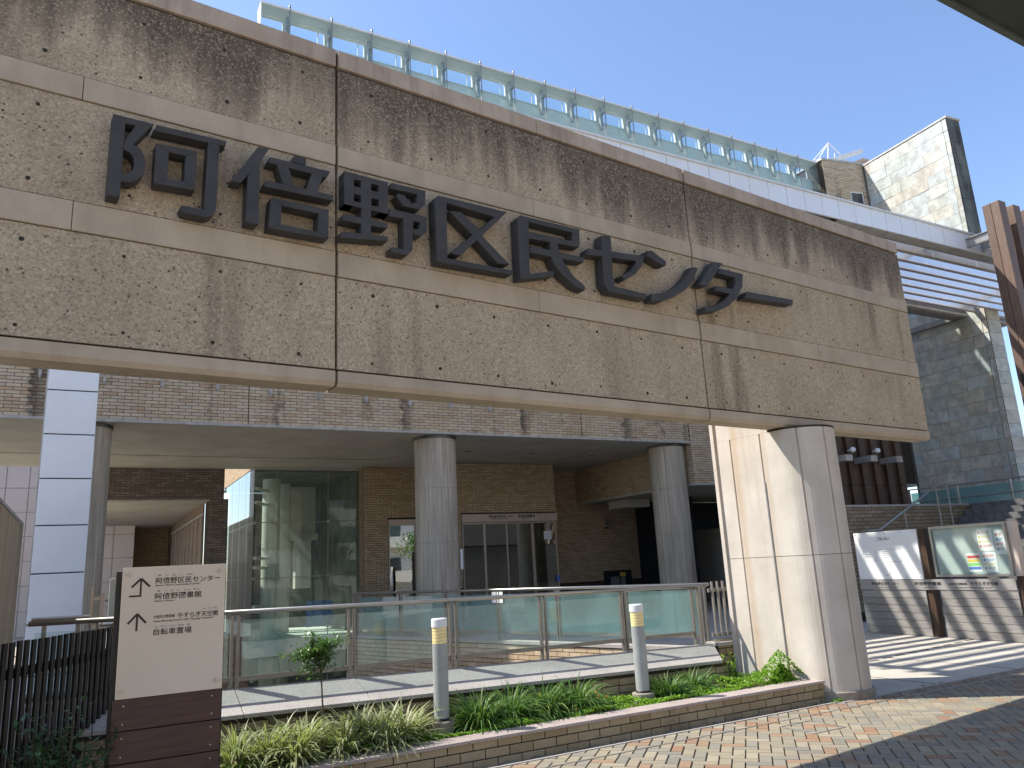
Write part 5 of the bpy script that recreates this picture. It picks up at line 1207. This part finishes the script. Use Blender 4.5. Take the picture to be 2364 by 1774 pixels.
# stonecrop ground cover
gc = MB(); r = random.Random(9)
def tuft(x, y, z, s):
    for k in range(6):
        a = r.uniform(0, 6.28); e = r.uniform(.2, 1.3); d = Vector((math.cos(a) * math.cos(e), math.sin(a) * math.cos(e), math.sin(e))); sd_ = Vector((-math.sin(a), math.cos(a), 0)) * s * .32
        c = Vector((x, y, z)); gc._add([c, c + d * s * .55 - sd_, c + d * s, c + d * s * .55 + sd_], [(0, 1, 2, 3)])
for i in range(12000):
    x = r.uniform(1.0, 6.93); 
    w_ = .16 if x < 2.6 else (.24 if x < 4.3 else .55)
    if x > 6.1: w_ = .9
    y = 6.30 + abs(r.gauss(0, .42)) * w_ * 1.2
    if y > 7.25 or (x < 6.3 and y > 6.90): continue
    hz = .185 + .035 * math.sin(x * 7) * math.sin(y * 9 + x) + r.random() * .03
    if 6.0 < x and y < 6.9: hz += .26 * math.exp(-((x - 6.72) ** 2 / .035 + (y - 6.42) ** 2 / .02)) + .03
    gc.rv = r.random(); tuft(x, y, hz, r.uniform(.012, .024))
for i in range(2600):
    a = r.uniform(0, 6.28); q = abs(r.gauss(0, .10)); x = 6.70 + math.cos(a) * q * 1.3; y = 6.42 + math.sin(a) * q * .8
    if y < 6.30 or (x - 7.42 < -.02) is False: continue
    gc.rv = r.random(); tuft(x, y, .14 + r.random() * .23 * math.exp(-(q / .12) ** 2), .02)
o = gc.build('stonecrop_cover', MT['sedum'], kind='stuff'); tag(o, 'bright green stonecrop spreading along the planter edge', 'ground cover')
lt = MB(); r = random.Random(31)
for k in range(170):
    x = r.uniform(1.0, 6.6); y = r.uniform(6.33, 6.86); a = r.uniform(0, 6.28); c = Vector((x, y, .17 + r.random() * .05)); d = Vector((math.cos(a), math.sin(a), r.uniform(-.2, .3))) * r.uniform(.02, .05); q = Vector((-math.sin(a), math.cos(a), .2)) * .008
    lt._add([c, c + d * .5 - q, c + d, c + d * .5 + q], [(0, 1, 2, 3)])
o = lt.build('leaf_litter', MT['litter'], kind='stuff'); tag(o, 'scattered dry brown leaves between the planter plants', 'leaf litter')
# weeds
wd = thing('weed_sprig', 'small upright weeds beside the slanting wall end', 'plant', (6.45, 6.98, .13))
m = MB(); r = random.Random(3)
for k in range(9):
    x, y = 6.42 + r.uniform(-.12, .16), 6.95 + r.uniform(-.05, .08); h = r.uniform(.18, .36); m.rv = r.random(); m.tube((x, y, .12), (x + .02, y, .12 + h), .003, 5)
    for q in range(26):
        z = .15 + h * r.random(); a = r.uniform(0, 6.28); l = .035; c = Vector((x + .01, y, z)); d = Vector((math.cos(a), math.sin(a), .4)) * l; sd_ = Vector((-math.sin(a), math.cos(a), 0)) * .008
        m._add([c, c + d * .5 - sd_, c + d, c + d * .5 + sd_], [(0, 1, 2, 3)])
m.build('leaves', MT['sedum'], wd)
wp = MB(); r = random.Random(13)
for k in range(220):
    x = r.choice([7.05, 7.15, 7.35, 7.0]) + r.gauss(0, .05); y = 5.99 + r.gauss(0, .012); a = r.uniform(0, 6.28); c = Vector((x, y, 0)); d = Vector((math.cos(a) * .5, math.sin(a) * .5, .9)) * r.uniform(.015, .04); sd_ = Vector((-math.sin(a), math.cos(a), 0)) * .004
    wp.rv = r.random(); wp._add([c, c + d * .5 - sd_, c + d, c + d * .5 + sd_], [(0, 1, 2, 3)])
o = wp.build('crack_weeds', MT['sedum'], kind='stuff'); tag(o, 'tiny weeds growing at the foot of the pillar', 'weeds')
# orange marigolds
fl = thing('marigold', 'small plant with a few orange flowers beside the dark grass', 'plant', (4.42, 6.6, .13)); m = MB(); r = random.Random(8)
for k in range(260):
    a = r.uniform(0, 6.28); q = r.random() * .09; c = Vector((4.42 + math.cos(a) * q, 6.56 + math.sin(a) * q, .15 + r.random() * .13)); d = Vector((math.cos(a), math.sin(a), .8)) * .03; sd_ = Vector((-math.sin(a), math.cos(a), 0)) * .005; m.rv = r.random()
    m._add([c, c + d * .5 - sd_, c + d, c + d * .5 + sd_], [(0, 1, 2, 3)])
m.build('leaves', MT['sedum'], fl)
for x, y, z in ((4.36, 6.5, .31), (4.47, 6.52, .29), (4.40, 6.6, .33), (4.05, 6.42, .24)):
    m = MB(); m.lathe((x, y, z), [(.004, -.012), (.012, 0), (.010, .008), (.003, .012)], 8); m.build('flower', MT['flower'], fl)
# the small tree
tr = thing('small_tree', 'slender young tree with a rounded leafy head in front of the railing', 'tree', (1.76, 6.62, .13))
m = MB(); base = Vector((1.765, 6.62, .13)); r = random.Random(17)
trunk = [base, base + Vector((.004, 0, .26)), base + Vector((-.014, .0, .58)), base + Vector((-.040, 0, .86))]
for a, b in zip(trunk, trunk[1:]): m.tube(a, b, .0075, 8, .006)
tips = []
for k in range(40):
    a = r.uniform(0, 6.28); l = r.uniform(.10, .235); e = r.uniform(-.15, 1.35); s0 = trunk[2].lerp(trunk[3], r.uniform(.2, 1)); t_ = s0 + Vector((math.cos(a) * math.cos(e) * l * 1.25, math.sin(a) * math.cos(e) * l * 1.1, math.sin(e) * l * .85)); m.tube(s0, t_, .0032, 5, .0012); tips.append((s0, t_))
m.build('trunk', MT['bark'], tr)
m = MB()
for k in range(1500):
    s0, t_ = r.choice(tips); p = s0.lerp(t_, r.uniform(.35, 1.1)) + Vector((r.gauss(0, .022), r.gauss(0, .022), r.gauss(0, .018))); a = r.uniform(0, 6.28); e = r.uniform(-.6, .9)
    d = Vector((math.cos(a) * math.cos(e), math.sin(a) * math.cos(e), math.sin(e))); l = r.uniform(.028, .055); sd_ = d.cross(Vector((0, 0, 1))).normalized() * l * .23; dr = Vector((0, 0, -.15 * l)); m.rv = r.random()
    m._add([p, p + d * l * .5 - sd_, p + d * l + dr, p + d * l * .5 + sd_], [(0, 1, 2, 3)])
m.build('crown', MT['leaf'], tr)
# shaded shrub in the left foreground
sh = thing('shaded_shrub', 'dark glossy-leaved shrub in shade before the slat fence', 'shrub', (-.10, 5.2, 0)); m = MB(); r = random.Random(23); tips = []
b0 = Vector((-.06, 5.33, 0))
for k in range(34):
    a = r.uniform(0, 6.28); l = r.uniform(.45, .95); e = r.uniform(.75, 1.5); t_ = b0 + Vector((math.cos(a) * math.cos(e) * l * .5, math.sin(a) * math.cos(e) * l * .5, math.sin(e) * l)); m.tube(b0, t_, .005, 5, .002); tips.append((b0, t_))
m.build('stems', MT['bark'], sh); m = MB()
for k in range(2200):
    s0, t_ = r.choice(tips); p = s0.lerp(t_, r.uniform(.35, 1.05)) + Vector((r.gauss(0, .03), r.gauss(0, .03), r.gauss(0, .03))); a = r.uniform(0, 6.28); e = r.uniform(-.4, .9)
    d = Vector((math.cos(a) * math.cos(e), math.sin(a) * math.cos(e), math.sin(e))); l = r.uniform(.035, .065); sd_ = d.cross(Vector((0, 0, 1))).normalized() * l * .22; m.rv = r.random()
    m._add([p, p + d * l * .5 - sd_, p + d * l, p + d * l * .5 + sd_], [(0, 1, 2, 3)])
m.build('leaves', MT['shade'], sh)

# ================================================================ OPPOSITE SIDE OF THE STREET (seen in the glass)
ob = thing('apartment_building', 'pale apartment block across the street, mirrored in the entrance glass', 'building', (10, -24, 0))
m = MB(); m.box(-14, 74, -36, -24, 0, 15); m.build('wall', MT['render'], ob)
wm = MB(); wm.box(-.8, .8, 0, .06, -.7, .7); wme = wm.mesh('window', MT['wglass']); bm_ = MB(); bm_.box(-1.5, 1.5, 0, 1.1, -.5, .5); bme = bm_.mesh('balcony', MT['trim'])
for i in range(22):
    for k in range(5):
        place(wme, 'window', Matrix.Translation((-8 + i * 3.7, -23.98, 2.2 + k * 3.1)), ob)
        if i % 2: place(bme, 'balcony', Matrix.Translation((-8 + i * 3.7, -23.98, 1.2 + k * 3.1)), ob)
for i, (x, y, h) in enumerate(((-7, -16, 5), (3.5, -17, 5.5), (17, -16, 5.5), (26, -17, 6.5))):
    t_ = thing('street_tree', ['round green street tree at the left end of the opposite row', 'round green street tree second in the opposite row', 'round green street tree third in the opposite row', 'tallest green street tree at the right end of the opposite row'][i], 'tree', (x, y, 0), 0, 'street trees across the road'); m = MB(); m.tube((x, y, 0), (x, y, h * .5), .18, 8, .12); m.build('trunk', MT['bark'], t_)
    m = MB(); r = random.Random(70 + i)
    blobs = [(Vector((x + r.gauss(0, h * .17), y + r.gauss(0, h * .15), h * (.45 + .4 * r.random()))), h * r.uniform(.08, .17)) for _ in range(16)]
    for k in range(2600):
        bc, br = r.choice(blobs); p = bc + Vector((r.gauss(0, br * .6), r.gauss(0, br * .6), r.gauss(0, br * .5)))
        d = Vector((r.uniform(-1, 1), r.uniform(-1, 1), r.uniform(-1, 1))).normalized() * .16; s2 = d.cross(Vector((.3, .5, .8))).normalized() * .09; m.rv = r.random(); m._add([p - d, p - s2, p + d, p + s2], [(0, 1, 2, 3)])
    m.build('crown', MT['leaf'], t_)

pn_ = MB(); dd = Vector((4.52 - 7.02, 14.85 - 7.80)).normalized(); nn = Vector((-dd.y, dd.x)); 
pn_.T = Matrix.Translation((5.79 + nn.x * .02, 11.27 + nn.y * .02, 0)) @ Matrix.Rotation(math.atan2(dd.y, dd.x), 4, 'Z'); pn_.box(-.12, .12, -.002, .002, 1.0, 1.17)
o = pn_.build('paper_notice', MT['paper']); tag(o, 'small white paper notice fixed to the rear glass railing', 'notice')
